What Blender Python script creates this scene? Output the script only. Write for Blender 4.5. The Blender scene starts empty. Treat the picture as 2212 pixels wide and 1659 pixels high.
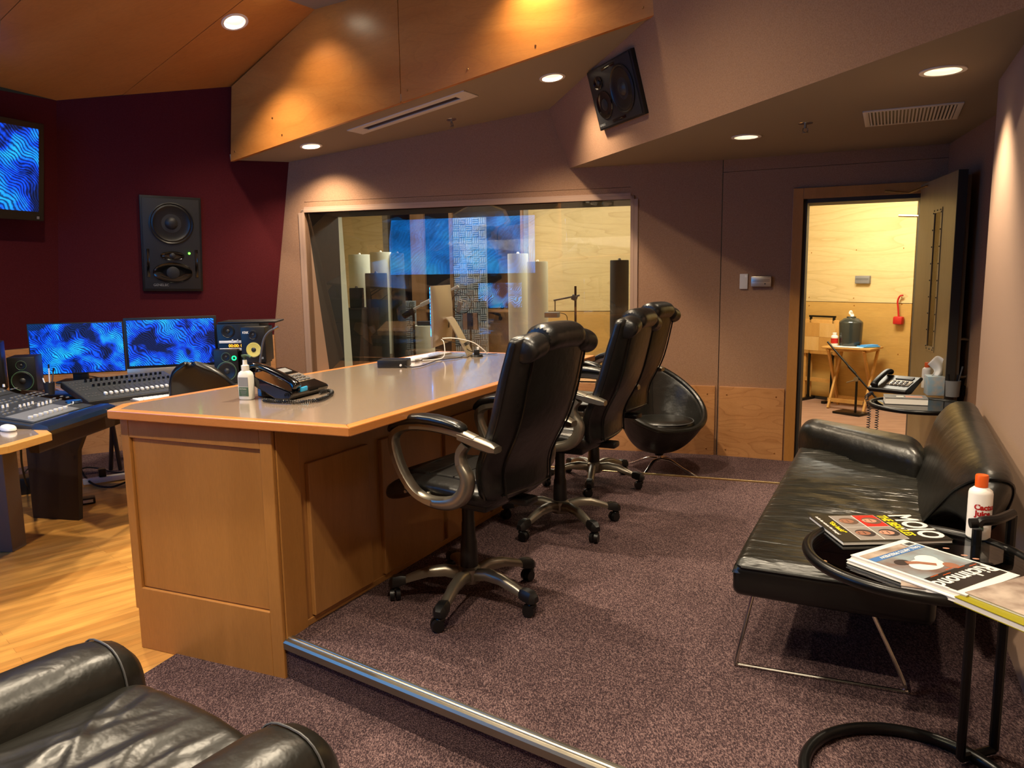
import bpy, bmesh, math, random
from math import sin, cos, pi, radians, atan, sqrt
from mathutils import Vector as V, Matrix as Mx, Euler
random.seed(4)
SC = bpy.context.scene
COL = SC.collection

# ------------------------------------------------------------------ camera
FPX = 1661.0; CX, CY, HC = 1106.0, 829.5, 1.5
RHO = radians(0.85); TH = atan((829.5 - 593) / FPX)
FW = V((0, cos(TH), -sin(TH))); R0 = V((1, 0, 0)); U0 = V((0, sin(TH), cos(TH)))
RT = R0 * cos(RHO) - U0 * sin(RHO); UP = R0 * sin(RHO) + U0 * cos(RHO)
CAM = V((0, 0, HC))
def ray(x, y): return FW + RT * ((x - CX) / FPX) - UP * ((y - CY) / FPX)
def G(x, y, z=0.0):
    d = ray(x, y); return CAM + d * ((z - HC) / d.z)
def PL(x, y, p, n):
    d = ray(x, y); return CAM + d * ((V(p) - CAM).dot(n) / d.dot(n))
def DY(x, y, Y):
    d = ray(x, y); return CAM + d * (Y / d.y)
cam_d = bpy.data.cameras.new('camera'); cam = bpy.data.objects.new('camera', cam_d); COL.objects.link(cam)
cam_d.sensor_width = 36; cam_d.sensor_fit = 'HORIZONTAL'; cam_d.lens = 36 * FPX / 2212; cam_d.clip_start = 0.05
rm = Mx((RT, UP, -FW)).transposed().to_4x4(); rm.translation = CAM
cam.matrix_world = rm
SC.camera = cam
HP = 0.155                       # height of the carpeted riser

# ------------------------------------------------------------------ materials
def lin(h):
    if isinstance(h, str):
        h = h.lstrip('#'); c = [int(h[i:i + 2], 16) / 255 for i in (0, 2, 4)]
    else: c = h
    return tuple([(v / 12.92 if v <= .04045 else ((v + .055) / 1.055) ** 2.4) for v in c] + [1.0])
MATS = {}
def newmat(name):
    m = bpy.data.materials.new(name); m.use_nodes = True; MATS[name] = m
    nt = m.node_tree; b = nt.nodes['Principled BSDF']
    return m, nt, b
def nd(nt, t, **kw):
    n = nt.nodes.new(t)
    for k, v in kw.items(): setattr(n, k, v)
    return n
def mat(name, col, rough=.5, metal=0, bump=None, var=None, spec=.5, coat=0, stretch=(1, 1, 1), alpha=None, sub=0, emit=None, estr=1):
    m, nt, b = newmat(name); L = nt.links
    b.inputs['Base Color'].default_value = lin(col); b.inputs['Roughness'].default_value = rough
    b.inputs['Metallic'].default_value = metal; b.inputs['Specular IOR Level'].default_value = spec
    b.inputs['Coat Weight'].default_value = coat
    if emit:
        b.inputs['Emission Color'].default_value = lin(emit); b.inputs['Emission Strength'].default_value = estr
    if bump or var:
        tc = nd(nt, 'ShaderNodeTexCoord'); mp = nd(nt, 'ShaderNodeMapping'); mp.inputs['Scale'].default_value = stretch
        L.new(tc.outputs['Object'], mp.inputs['Vector'])
    if bump:
        n = nd(nt, 'ShaderNodeTexNoise'); n.inputs['Scale'].default_value = bump[0]; n.inputs['Detail'].default_value = 4
        L.new(mp.outputs[0], n.inputs['Vector'])
        bp = nd(nt, 'ShaderNodeBump'); bp.inputs['Strength'].default_value = bump[1]; bp.inputs['Distance'].default_value = bump[2] if len(bump) > 2 else .005
        L.new(n.outputs['Fac'], bp.inputs['Height']); L.new(bp.outputs[0], b.inputs['Normal'])
    if var:
        n2 = nd(nt, 'ShaderNodeTexNoise'); n2.inputs['Scale'].default_value = var[0]; n2.inputs['Detail'].default_value = 5
        L.new(mp.outputs[0], n2.inputs['Vector'])
        r = nd(nt, 'ShaderNodeValToRGB'); r.color_ramp.elements[0].position = .35; r.color_ramp.elements[1].position = .65
        r.color_ramp.elements[0].color = lin(var[1]); r.color_ramp.elements[1].color = lin(col)
        L.new(n2.outputs['Fac'], r.inputs[0]); L.new(r.outputs[0], b.inputs['Base Color'])
    return m
def wood(name, c1, c2, dark, rough=.35, grain=(1, 8, 8), scale=1.6, rot=(0, 0, 0), figure=.5, coat=.15, spec=.5):
    m, nt, b = newmat(name); L = nt.links
    tc = nd(nt, 'ShaderNodeTexCoord'); mp = nd(nt, 'ShaderNodeMapping')
    mp.inputs['Scale'].default_value = grain; mp.inputs['Rotation'].default_value = rot
    L.new(tc.outputs['Object'], mp.inputs['Vector'])
    n = nd(nt, 'ShaderNodeTexNoise'); n.inputs['Scale'].default_value = scale; n.inputs['Detail'].default_value = 6; n.inputs['Distortion'].default_value = .6
    L.new(mp.outputs[0], n.inputs['Vector'])
    r = nd(nt, 'ShaderNodeValToRGB'); r.color_ramp.elements[0].position = .3; r.color_ramp.elements[1].position = .7
    r.color_ramp.elements[0].color = lin(c1); r.color_ramp.elements[1].color = lin(c2)
    L.new(n.outputs['Fac'], r.inputs[0])
    # cathedral figure: iso-lines of a slow noise
    n3 = nd(nt, 'ShaderNodeTexNoise'); n3.inputs['Scale'].default_value = scale * .55; n3.inputs['Detail'].default_value = 2
    L.new(mp.outputs[0], n3.inputs['Vector'])
    mu = nd(nt, 'ShaderNodeMath', operation='MULTIPLY'); mu.inputs[1].default_value = 14; L.new(n3.outputs['Fac'], mu.inputs[0])
    fr = nd(nt, 'ShaderNodeMath', operation='FRACT'); L.new(mu.outputs[0], fr.inputs[0])
    pw = nd(nt, 'ShaderNodeMath', operation='POWER'); pw.inputs[1].default_value = 6; L.new(fr.outputs[0], pw.inputs[0])
    ml = nd(nt, 'ShaderNodeMath', operation='MULTIPLY'); ml.inputs[1].default_value = figure; L.new(pw.outputs[0], ml.inputs[0])
    mx = nd(nt, 'ShaderNodeMix', data_type='RGBA'); L.new(ml.outputs[0], mx.inputs[0]); L.new(r.outputs[0], mx.inputs[6])
    mx.inputs[7].default_value = lin(dark)
    # fleck
    n4 = nd(nt, 'ShaderNodeTexNoise'); n4.inputs['Scale'].default_value = scale * 22; n4.inputs['Detail'].default_value = 3
    L.new(mp.outputs[0], n4.inputs['Vector'])
    m2 = nd(nt, 'ShaderNodeMix', data_type='RGBA', blend_type='MULTIPLY'); m2.inputs[0].default_value = .22
    L.new(mx.outputs[2], m2.inputs[6]); L.new(n4.outputs['Fac'], m2.inputs[7])
    L.new(m2.outputs[2], b.inputs['Base Color'])
    b.inputs['Roughness'].default_value = rough; b.inputs['Coat Weight'].default_value = coat; b.inputs['Coat Roughness'].default_value = .25
    b.inputs['Specular IOR Level'].default_value = spec
    return m
def emis(name, col, s):
    m, nt, b = newmat(name); b.inputs['Base Color'].default_value = (0, 0, 0, 1)
    b.inputs['Emission Color'].default_value = lin(col); b.inputs['Emission Strength'].default_value = s; return m
def carpet(name, c0, c1, c2):
    m, nt, b = newmat(name); L = nt.links
    tc = nd(nt, 'ShaderNodeTexCoord')
    mp = nd(nt, 'ShaderNodeMapping'); mp.inputs['Rotation'].default_value = (0, 0, .6); mp.inputs['Scale'].default_value = (1, .45, 1)
    L.new(tc.outputs['Object'], mp.inputs[0])
    n = nd(nt, 'ShaderNodeTexNoise'); n.inputs['Scale'].default_value = 300; n.inputs['Detail'].default_value = 3; L.new(mp.outputs[0], n.inputs[0])
    r = nd(nt, 'ShaderNodeValToRGB'); e = r.color_ramp.elements; e[0].position = .38; e[1].position = .66
    e[0].color = lin(c0); e[1].color = lin(c2); k = e.new(.5); k.color = lin(c1)
    L.new(n.outputs['Fac'], r.inputs[0])
    n2 = nd(nt, 'ShaderNodeTexNoise'); n2.inputs['Scale'].default_value = 3.5; n2.inputs['Detail'].default_value = 3; L.new(tc.outputs['Object'], n2.inputs[0])
    rr = nd(nt, 'ShaderNodeMapRange'); rr.inputs['To Min'].default_value = .72; rr.inputs['To Max'].default_value = 1.22; L.new(n2.outputs['Fac'], rr.inputs[0])
    mx = nd(nt, 'ShaderNodeMix', data_type='RGBA', blend_type='MULTIPLY'); mx.inputs[0].default_value = 1
    L.new(r.outputs[0], mx.inputs[6]); L.new(rr.outputs[0], mx.inputs[7]); L.new(mx.outputs[2], b.inputs['Base Color'])
    b.inputs['Roughness'].default_value = .95; b.inputs['Specular IOR Level'].default_value = .1
    bp = nd(nt, 'ShaderNodeBump'); bp.inputs['Strength'].default_value = .8; bp.inputs['Distance'].default_value = .006
    L.new(n.outputs['Fac'], bp.inputs['Height']); L.new(bp.outputs[0], b.inputs['Normal'])
    return m
def screen(name, seed, strength, sc=1.0, hi='#1fb4ff', lowc=.22):
    """blue fibres on dark water: striped noise flow"""
    m, nt, b = newmat(name); L = nt.links
    tc = nd(nt, 'ShaderNodeTexCoord'); mp = nd(nt, 'ShaderNodeMapping'); mp.inputs['Location'].default_value = (seed * 3.1, seed * 1.7, seed)
    mp.inputs['Scale'].default_value = (sc, sc, sc * 1.3); L.new(tc.outputs['Object'], mp.inputs[0])
    n = nd(nt, 'ShaderNodeTexNoise'); n.inputs['Scale'].default_value = 2.4; n.inputs['Detail'].default_value = 1.5; L.new(mp.outputs[0], n.inputs[0])
    va = nd(nt, 'ShaderNodeVectorMath', operation='MULTIPLY_ADD'); va.inputs[1].default_value = (.36, .36, .36)
    L.new(n.outputs['Color'], va.inputs[0]); L.new(mp.outputs[0], va.inputs[2])
    w = nd(nt, 'ShaderNodeTexWave'); w.inputs['Scale'].default_value = 11.5; w.inputs['Distortion'].default_value = 1.6; w.inputs['Detail'].default_value = 3; w.inputs['Detail Scale'].default_value = 3
    w.bands_direction = 'DIAGONAL'; L.new(va.outputs[0], w.inputs[0])
    n2 = nd(nt, 'ShaderNodeTexNoise'); n2.inputs['Scale'].default_value = 2.3; n2.inputs['Detail'].default_value = 3; L.new(va.outputs[0], n2.inputs[0])
    r2 = nd(nt, 'ShaderNodeValToRGB'); e = r2.color_ramp.elements; e[0].position = .40; e[0].color = (0.001, .010, .07, 1); e[1].position = .72; e[1].color = lin(hi)
    k = e.new(.50); k.color = lin('#0346e8'); L.new(n2.outputs['Fac'], r2.inputs[0])
    r1 = nd(nt, 'ShaderNodeMapRange'); r1.inputs['From Min'].default_value = .1; r1.inputs['From Max'].default_value = .9; r1.inputs['To Min'].default_value = lowc; r1.inputs['To Max'].default_value = 1.75 - lowc
    L.new(w.outputs['Fac'], r1.inputs[0])
    mx = nd(nt, 'ShaderNodeMix', data_type='RGBA', blend_type='MULTIPLY'); mx.inputs[0].default_value = 1
    L.new(r2.outputs[0], mx.inputs[6]); L.new(r1.outputs[0], mx.inputs[7])
    L.new(mx.outputs[2], b.inputs['Emission Color']); b.inputs['Emission Strength'].default_value = strength
    b.inputs['Base Color'].default_value = (.005, .005, .01, 1); b.inputs['Roughness'].default_value = .25
    return m
def glass(name, tint='#ffffff', refl=1.6, rough=0.0):
    m, nt, b = newmat(name); L = nt.links; nt.nodes.remove(b)
    o = nt.nodes['Material Output']; t = nd(nt, 'ShaderNodeBsdfTransparent'); t.inputs[0].default_value = lin(tint)
    g = nd(nt, 'ShaderNodeBsdfGlossy'); g.inputs['Roughness'].default_value = rough
    f = nd(nt, 'ShaderNodeFresnel'); f.inputs[0].default_value = refl
    mx = nd(nt, 'ShaderNodeMixShader'); L.new(f.outputs[0], mx.inputs[0]); L.new(t.outputs[0], mx.inputs[1]); L.new(g.outputs[0], mx.inputs[2]); L.new(mx.outputs[0], o.inputs[0])
    return m

leatherF = dict(rough=.33, spec=.55)
mat('leather', '#14130f', .34, bump=(9, .35, .02), spec=.6)
mat('leather_chair', '#0e0d0c', .36, bump=(16, .3, .012), spec=.55)
mat('leather_smooth', '#0b0b0a', .3, bump=(60, .08, .002), spec=.5)
mat('leather_wrinkled', '#17160f', .34, bump=(6, .8, .03), spec=.65, stretch=(3.2, .45, 1))
mat('black_plastic', '#0b0b0c', .4); mat('black_gloss', '#060606', .12, coat=.5); mat('black_metal', '#0c0c0c', .32, .3)
mat('dark_grey', '#1c1d20', .5); mat('mid_grey', '#4a4a4c', .5); mat('grey_panel', '#6a6058', .6)
mat('chair_metal', '#8c8578', .34, .85, bump=(90, .05, .001)); mat('chrome', '#c8c4bc', .16, 1.0); mat('step_metal', '#d8d2bc', .42, 1.0); mat('brass_screw', '#b98a55', .3, 1.0)
mat('alu', '#b9ad9d', .32, .75); mat('white_plastic', '#e6e2dc', .4); mat('white_matte', '#cfcac2', .7)
mat('maroon_cloth', '#501c20', .95, bump=(420, .25, .002), var=(160, '#471619'), spec=.1)
mat('taupe_cloth', '#9c795f', .95, bump=(380, .3, .002), var=(170, '#8c6b53'), spec=.1)
mat('soffit_paint', '#958878', .9, bump=(120, .06, .002), spec=.15)
mat('pale_cloth', '#a68a76', .95, bump=(300, .25, .002), spec=.1)
wood('maple_orange', '#bf7834', '#d08a42', '#985820', rough=.3, grain=(1.0, 1.0, 4.0), scale=1.3, figure=.18)
wood('maple_ceiling', '#bd7a38', '#ca8844', '#925a22', rough=.38, grain=(.7, 2.2, 1), scale=1.3, figure=.12)
wood('maple_wainscot', '#b98150', '#c68f5c', '#8d5427', rough=.32, grain=(1.2, 1.2, 4.5), scale=2.2, figure=.45)
wood('desk_wood', '#aa7438', '#b77f40', '#8c5a26', rough=.36, grain=(5, 5, .8), scale=1.6, figure=.06)
wood('desk_side_wood', '#9d6c38', '#ae7b44', '#6a3f1c', rough=.33, grain=(5, 5, .8), scale=1.6, figure=.12)
wood('desk_edge', '#c47b3f', '#cf8748', '#a35f2b', rough=.28, grain=(2, 2, 8), scale=2, figure=.1)
wood('plywood', '#d3bb84', '#dec792', '#ab8c4e', rough=.45, grain=(.35, .35, 3.2), scale=1.5, figure=.35)
wood('plywood_low', '#c09650', '#cda65e', '#96702f', rough=.4, grain=(.5, .5, 3.0), scale=1.2, figure=.12)
wood('tray_wood', '#c3914c', '#d3a45c', '#9c6c31', rough=.35, grain=(6, 1, 6), scale=2, figure=.1)
wood('door_wood', '#8f7a55', '#9a855e', '#6f5b3a', rough=.4, grain=(4, 4, .7), scale=1.6, figure=.08)
wood('post_wood', '#7a5a3c', '#8a684a', '#5a4029', rough=.5, grain=(6, 6, .8), scale=1.6, figure=.1)
mat('laminate', '#9a8776', .22, var=(60, '#917e6d'), spec=.7, coat=.9); MATS['laminate'].node_tree.nodes['Principled BSDF'].inputs['Coat Roughness'].default_value = .10; MATS['laminate'].node_tree.nodes['Principled BSDF'].inputs['Coat IOR'].default_value = 2.0
carpet('carpet', '#302528', '#503d3e', '#7f6764')
mat('door_dark', '#2a2622', .6)
mat('brass_edge', '#c8b184', .25, 1.0)
mat('rubber', '#0d0d0d', .7)
mat('trap_white', '#c3c8ba', .9, bump=(250, .3, .002)); mat('trap_dark', '#1e2424', .9)
mat('foam', '#757d82', .9); mat('cavity_black', '#0b0c0f', .7)
mat('navy', '#0d1626', .5); mat('hall_floor', '#a5826c', .45, var=(5, '#93705c'), stretch=(1, 3, 1))
mat('paper', '#e8e6e0', .6); mat('orange', '#d85a1a', .35); mat('red', '#b21e1a', .4)
mat('yellow', '#e3cf1e', .5); mat('gold_cone', '#d8c766', .45); mat('green_ring', '#3d5c46', .5)
mat('label_green', '#39513a', .6); mat('skin1', '#b5826a', .7); mat('skin2', '#8a5a42', .7); mat('hair', '#2a1d16', .8); mat('hair_brown', '#5a4230', .8)
mat('photo_grey', '#7f766e', .7); mat('mag_black', '#1a1815', .35, spec=.6); mat('mag_white', '#dedbd6', .4); mat('mag_blue', '#3f6ea8', .4)
mat('mag_photo', '#6b574c', .35, var=(14, '#b7a89a')); mat('mag_photo_b', '#8fa3ab', .35, var=(9, '#6a4b3c'))
mat('olive', '#8c8412', .35); mat('cardboard', '#a88056', .8); mat('blue_mask', '#4f9bd8', .7); mat('smoke_plastic', '#2b3231', .15, coat=.3)
mat('pack_text', '#2a2a2a', .6); mat('logo_grey', '#7a7a7a', .5); mat('console_face', '#33373a', .42, metal=.2); mat('console_arm', '#0e2038', .28, coat=.4)
mat('console_legs', '#2b1c14', .55); mat('console_light', '#6d7178', .45, metal=.2); mat('tissue', '#f1efe9', .9); mat('box_blue', '#8fb0c4', .6, var=(30, '#b9b6ae'))
mat('liquid', '#d9d8cf', .12, spec=.6); mat('clear_plastic', '#dcdad2', .2); mat('cyan_tag', '#2aa0d8', .4)
emis('led_green', '#5cff3a', 6); emis('led_ring', '#16e07a', 3); emis('clock_amber', '#ff9a1e', 4)
emis('lamp_glow', '#ffe9c4', 12); emis('lamp_room', '#fff0cf', 12)
screen('scr_a', 1.0, 1.25, 3.2); screen('scr_b', 7.3, 1.2, 3.0); screen('scr_tv', 3.2, 1.2, 1.8); screen('scr_big', 5.1, 8, .7, hi='#38b8ff', lowc=.75); screen('scr_c', 9.9, 7, 1.6, hi='#45c4ff')
[n for n in MATS['scr_c'].node_tree.nodes if n.type == 'VALTORGB'][0].color_ramp.elements[1].color = lin('#0f86ee')
for e_ in [n for n in MATS['scr_big'].node_tree.nodes if n.type == 'VALTORGB'][0].color_ramp.elements[:1]: e_.position = .30; e_.color = (.002, .05, .16, 1)
[n for n in MATS['scr_big'].node_tree.nodes if n.type == 'VALTORGB'][0].color_ramp.elements[1].color = lin('#0f86ee')
glass('pane'); MATS['pane'].node_tree.nodes['Fresnel'].inputs[0].default_value = 2.0
glass('table_glass', '#cfd3cc', 1.55); glass('door_pane', '#e8e4d0', 2.6)

# ------------------------------------------------------------------ mesh helpers
def cr(pts, n=6, closed=False):
    """Catmull-Rom resample"""
    P = [V(p) for p in pts]; out = []
    N = len(P); rng = range(N if closed else N - 1)
    for i in rng:
        p0 = P[(i - 1) % N] if closed or i > 0 else P[0]; p1 = P[i]; p2 = P[(i + 1) % N]
        p3 = P[(i + 2) % N] if closed or i + 2 < N else P[-1]
        for k in range(n):
            t = k / n; t2 = t * t; t3 = t2 * t
            out.append(.5 * ((2 * p1) + (-p0 + p2) * t + (2 * p0 - 5 * p1 + 4 * p2 - p3) * t2 + (-p0 + 3 * p1 - 3 * p2 + p3) * t3))
    if not closed: out.append(P[-1].copy())
    return out
class B:
    def __init__(s): s.bm = bmesh.new()
    def _merge(s, t, M=None):
        if M is not None: bmesh.ops.transform(t, matrix=M, verts=t.verts)
        me = bpy.data.meshes.new('tmp'); t.to_mesh(me); t.free(); s.bm.from_mesh(me); bpy.data.meshes.remove(me); return s
    def box(s, c, sz, rz=0, bev=0, seg=2, M=None, rot=None):
        t = bmesh.new(); bmesh.ops.create_cube(t, size=1); bmesh.ops.scale(t, vec=sz, verts=t.verts)
        if bev: bmesh.ops.bevel(t, geom=list(t.edges), offset=bev, segments=seg, affect='EDGES', profile=.5)
        m = Mx.Translation(c) @ (rot.to_4x4() if rot else Mx.Rotation(rz, 4, 'Z'))
        return s._merge(t, (M @ m) if M is not None else m)
    def cyl(s, p0, p1, r0, r1=None, seg=16, M=None):
        p0, p1 = V(p0), V(p1); r1 = r0 if r1 is None else r1; d = p1 - p0
        t = bmesh.new(); bmesh.ops.create_cone(t, cap_ends=True, segments=seg, radius1=r0, radius2=r1, depth=d.length)
        m = Mx.Translation((p0 + p1) / 2) @ d.to_track_quat('Z', 'Y').to_matrix().to_4x4()
        return s._merge(t, (M @ m) if M is not None else m)
    def sph(s, c, r, seg=12, sz=(1, 1, 1), M=None):
        t = bmesh.new(); bmesh.ops.create_uvsphere(t, u_segments=seg, v_segments=max(6, seg * 2 // 3), radius=r)
        m = Mx.Translation(c) @ Mx.Diagonal((*sz, 1)); return s._merge(t, (M @ m) if M is not None else m)
    def rings(s, rg, cap=True, closed=False, M=None):
        t = bmesh.new(); rv = [[t.verts.new(p) for p in r] for r in rg]; n = len(rg[0])
        for i in range(len(rv) - (0 if closed else 1)):
            a, b = rv[i], rv[(i + 1) % len(rv)]
            for k in range(n):
                try: t.faces.new((a[k], a[(k + 1) % n], b[(k + 1) % n], b[k]))
                except ValueError: pass
        if cap and not closed:
            t.faces.new(rv[0][::-1]); t.faces.new(rv[-1])
        bmesh.ops.recalc_face_normals(t, faces=t.faces)
        return s._merge(t, M)
    def tube(s, pts, r, seg=8, closed=False, M=None, flat=1.0):
        P = [V(p) for p in pts]; n = len(P); rg = []; prev = None
        for i, p in enumerate(P):
            if closed: d = P[(i + 1) % n] - P[i - 1]
            else: d = P[min(i + 1, n - 1)] - P[max(i - 1, 0)]
            if d.length < 1e-9: d = V((0, 0, 1))
            d.normalize()
            if prev is None:
                a = V((0, 0, 1)) if abs(d.z) < .9 else V((1, 0, 0)); u = d.cross(a).normalized()
            else: u = (prev - d * prev.dot(d)).normalized()
            prev = u; w = d.cross(u); rr = r[i] if isinstance(r, (list, tuple)) else r
            rg.append([p + (u * cos(a) * rr + w * sin(a) * rr * flat) for a in [2 * pi * k / seg for k in range(seg)]])
        return s.rings(rg, cap=True, closed=closed, M=M)
    def lathe(s, prof, c=(0, 0, 0), seg=24, M=None, cap=True):
        rg = [[V((c[0] + r * cos(a), c[1] + r * sin(a), c[2] + z)) for a in [2 * pi * k / seg for k in range(seg)]] for r, z in prof]
        return s.rings(rg, cap=cap, M=M)
    def prism(s, poly, z0, z1, bev=0, M=None, seg=2):
        t = bmesh.new(); a = [t.verts.new((p[0], p[1], z0)) for p in poly]; b = [t.verts.new((p[0], p[1], z1)) for p in poly]; n = len(poly)
        t.faces.new(a[::-1]); t.faces.new(b)
        for k in range(n): t.faces.new((a[k], a[(k + 1) % n], b[(k + 1) % n], b[k]))
        bmesh.ops.recalc_face_normals(t, faces=t.faces)
        if bev: bmesh.ops.bevel(t, geom=list(t.edges), offset=bev, segments=seg, affect='EDGES', profile=.5)
        return s._merge(t, M)
    def slab(s, pts, ext, M=None):
        """polygon in 3-D given thickness along the vector ext"""
        P = [V(p) for p in pts]; e = V(ext); t = bmesh.new(); a = [t.verts.new(p) for p in P]; b = [t.verts.new(p + e) for p in P]; n = len(P)
        t.faces.new(a); t.faces.new(b[::-1])
        for k in range(n): t.faces.new((a[k], a[(k + 1) % n], b[(k + 1) % n], b[k]))
        bmesh.ops.recalc_face_normals(t, faces=t.faces); return s._merge(t, M)
    def grid(s, f, nu, nv, cu=False, M=None):
        t = bmesh.new(); vs = [[t.verts.new(f(i / (nu if cu else nu - 1), j / (nv - 1))) for j in range(nv)] for i in range(nu)]
        for i in range(nu if cu else nu - 1):
            for j in range(nv - 1):
                i2 = (i + 1) % nu
                t.faces.new((vs[i][j], vs[i2][j], vs[i2][j + 1], vs[i][j + 1]))
        bmesh.ops.recalc_face_normals(t, faces=t.faces); return s._merge(t, M)
    def obj(s, name, m, parent=None, world=False, smooth=True, sub=0, solid=0, ang=35, bev=0):
        me = bpy.data.meshes.new(name); s.bm.normal_update(); s.bm.to_mesh(me); s.bm.free()
        o = bpy.data.objects.new(name, me); COL.objects.link(o)
        if world and parent is not None: me.transform(PM(parent).inverted())
        if parent is not None: o.parent = parent
        me.materials.append(MATS[m] if isinstance(m, str) else m)
        if smooth:
            for p in me.polygons: p.use_smooth = True
            me.set_sharp_from_angle(angle=radians(ang))
        if solid:
            k = o.modifiers.new('s', 'SOLIDIFY'); k.thickness = solid; k.offset = 0
        if bev:
            k = o.modifiers.new('b', 'BEVEL'); k.width = bev; k.segments = 2; k.limit_method = 'ANGLE'
        if sub:
            k = o.modifiers.new('u', 'SUBSURF'); k.levels = sub; k.render_levels = sub
        return o
def PM(o):
    m = Mx.LocRotScale(o.location, o.rotation_euler, o.scale)
    return PM(o.parent) @ m if o.parent else m
def thing(name, label, cat, loc=(0, 0, 0), rz=0, group=None, rot=None):
    o = bpy.data.objects.new(name, None); COL.objects.link(o); o.empty_display_size = .1
    o.location = loc; o.rotation_euler = rot if rot else (0, 0, rz); o['label'] = label; o['category'] = cat
    if group: o['group'] = group
    return o
def tag(o, label, cat, group=None):
    o['label'] = label; o['category'] = cat
    if group: o['group'] = group
    return o
def struct(o): o['kind'] = 'structure'; return o
def dup(root, loc, rz, label, name=None):
    def cp(o, par):
        c = o.copy(); COL.objects.link(c)
        if par is not None: c.parent = par
        for ch in list(o.children): cp(ch, c)
        return c
    r = cp(root, None); r.location = loc; r.rotation_euler = (0, 0, rz); r['label'] = label
    return r
def text(name, s, m, parent, size, M, ext=.0004, align='LEFT', xs=1.0, shear=0, bold=0, label=None):
    cu = bpy.data.curves.new('t', 'FONT'); cu.body = s; cu.size = size; cu.extrude = ext; cu.align_x = align; cu.shear = shear; cu.offset = bold; cu.resolution_u = 3
    o = bpy.data.objects.new('t', cu); COL.objects.link(o)
    dg = bpy.context.evaluated_depsgraph_get(); me = bpy.data.meshes.new_from_object(o.evaluated_get(dg))
    bpy.data.objects.remove(o); bpy.data.curves.remove(cu)
    me.transform(M @ Mx.Diagonal((xs, 1, 1, 1))); me.name = name
    r = bpy.data.objects.new(name, me); COL.objects.link(r); me.materials.clear(); me.materials.append(MATS[m]); r.parent = parent
    if label: r['label'] = label
    return r
def frame(o, x, y):
    """matrix with origin o, local x along x, local y towards y"""
    x = V(x).normalized(); y = V(y); y = (y - x * y.dot(x)).normalized(); z = x.cross(y)
    m = Mx((x, y, z)).transposed().to_4x4(); m.translation = V(o); return m
def lrp(a, b, t): return V(a) * (1 - t) + V(b) * t
def spot(name, loc, target, W, ang=100, blend=.6, col=(1, .78, .52), size=.06):
    d = bpy.data.lights.new(name, 'SPOT'); d.energy = W; d.color = col; d.spot_size = radians(ang); d.spot_blend = blend; d.shadow_soft_size = size
    o = bpy.data.objects.new(name, d); COL.objects.link(o); o.location = loc
    o.rotation_euler = (V(target) - V(loc)).to_track_quat('-Z', 'Y').to_euler(); return o
# ================================================================== THE SHELL
Z = V((0, 0, 1))
S = V((1.674, 6.18, 0))
def uv(a): return V((cos(radians(a)), sin(radians(a)), 0))
w1 = uv(-24); w1n = V((sin(radians(-24)), -cos(radians(-24)), 0))          # door wall: along, towards the room
w2 = -uv(-16.5); w2n = V((sin(radians(-16.5)), -cos(radians(-16.5)), 0))   # window wall: along (leftwards), towards the room
def W1(s, z, d=0): return S + w1 * s - w1n * d + Z * z
def W2(s, z, d=0): return S + w2 * s - w2n * d + Z * z
def pxW1(x, y, d=0): return PL(x, y, S - w1n * d, w1n)
def pxW2(x, y, d=0): return PL(x, y, S - w2n * d, w2n)
ZW = .968
M = V((-2.267, 7.347, ZW)); K = V((-3.82, 6.486, ZW)); c0 = V((-2.016, 7.273, 2.551))
nP1 = (M - K).cross(c0 - K).normalized(); nP1 = nP1 if nP1.y < 0 else -nP1
Kt = PL(122, 217, M, nP1); F0 = PL(500, 187, M, nP1)
ZB = 2.36
b0 = G(1230, 363.5, ZB); b1 = G(1430.8, 295.6, ZB); b2 = V((1.79, 2.55, ZB))
t0 = pxW2(1186, 236); nC = (b1 - b0).cross(t0 - b0).normalized()
nC = nC if nC.x < 0 else -nC
t1 = PL(1412, 28, b0, nC)
nA = (t0 - c0).cross(t1 - c0).normalized(); nA = nA if nA.z < 0 else -nA
e0 = PL(498, 346, t0, nA)
fd = (t1 - e0); fd.z = 0; fd.normalize(); nF = V((fd.y, -fd.x, 0))
ZC = 3.575
F0f = PL(500, 187, e0, nF); F1 = PL(680, 18, e0, nF); F1.z = ZC
nCe = (F0 - Kt).cross(F1 - Kt).normalized(); nCe = nCe if nCe.z < 0 else -nCe
BK = .1  # slab thickness
def sl(name, pts, n, m, t=BK, **k): return struct(B().slab(pts, -V(n) * t).obj(name, m, smooth=False, **k))

# floors
wood_floor = newmat('wood_floor'); m_, nt_, b_ = wood_floor
tc = nd(nt_, 'ShaderNodeTexCoord'); mp = nd(nt_, 'ShaderNodeMapping'); mp.inputs['Rotation'].default_value = (0, 0, radians(-45))
nt_.links.new(tc.outputs['Object'], mp.inputs[0])
br = nd(nt_, 'ShaderNodeTexBrick'); br.inputs['Scale'].default_value = 1; br.inputs['Brick Width'].default_value = 1.3; br.inputs['Row Height'].default_value = .057
br.inputs['Mortar Size'].default_value = .0006; br.inputs['Color1'].default_value = lin('#bd8440'); br.inputs['Color2'].default_value = lin('#d09a50'); br.inputs['Mortar'].default_value = lin('#7a4d20')
nt_.links.new(mp.outputs[0], br.inputs[0])
mp2 = nd(nt_, 'ShaderNodeMapping'); mp2.inputs['Scale'].default_value = (1.2, 9, 1); nt_.links.new(mp.outputs[0], mp2.inputs[0])
nn = nd(nt_, 'ShaderNodeTexNoise'); nn.inputs['Scale'].default_value = 2.2; nn.inputs['Detail'].default_value = 6; nt_.links.new(mp2.outputs[0], nn.inputs[0])
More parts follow.
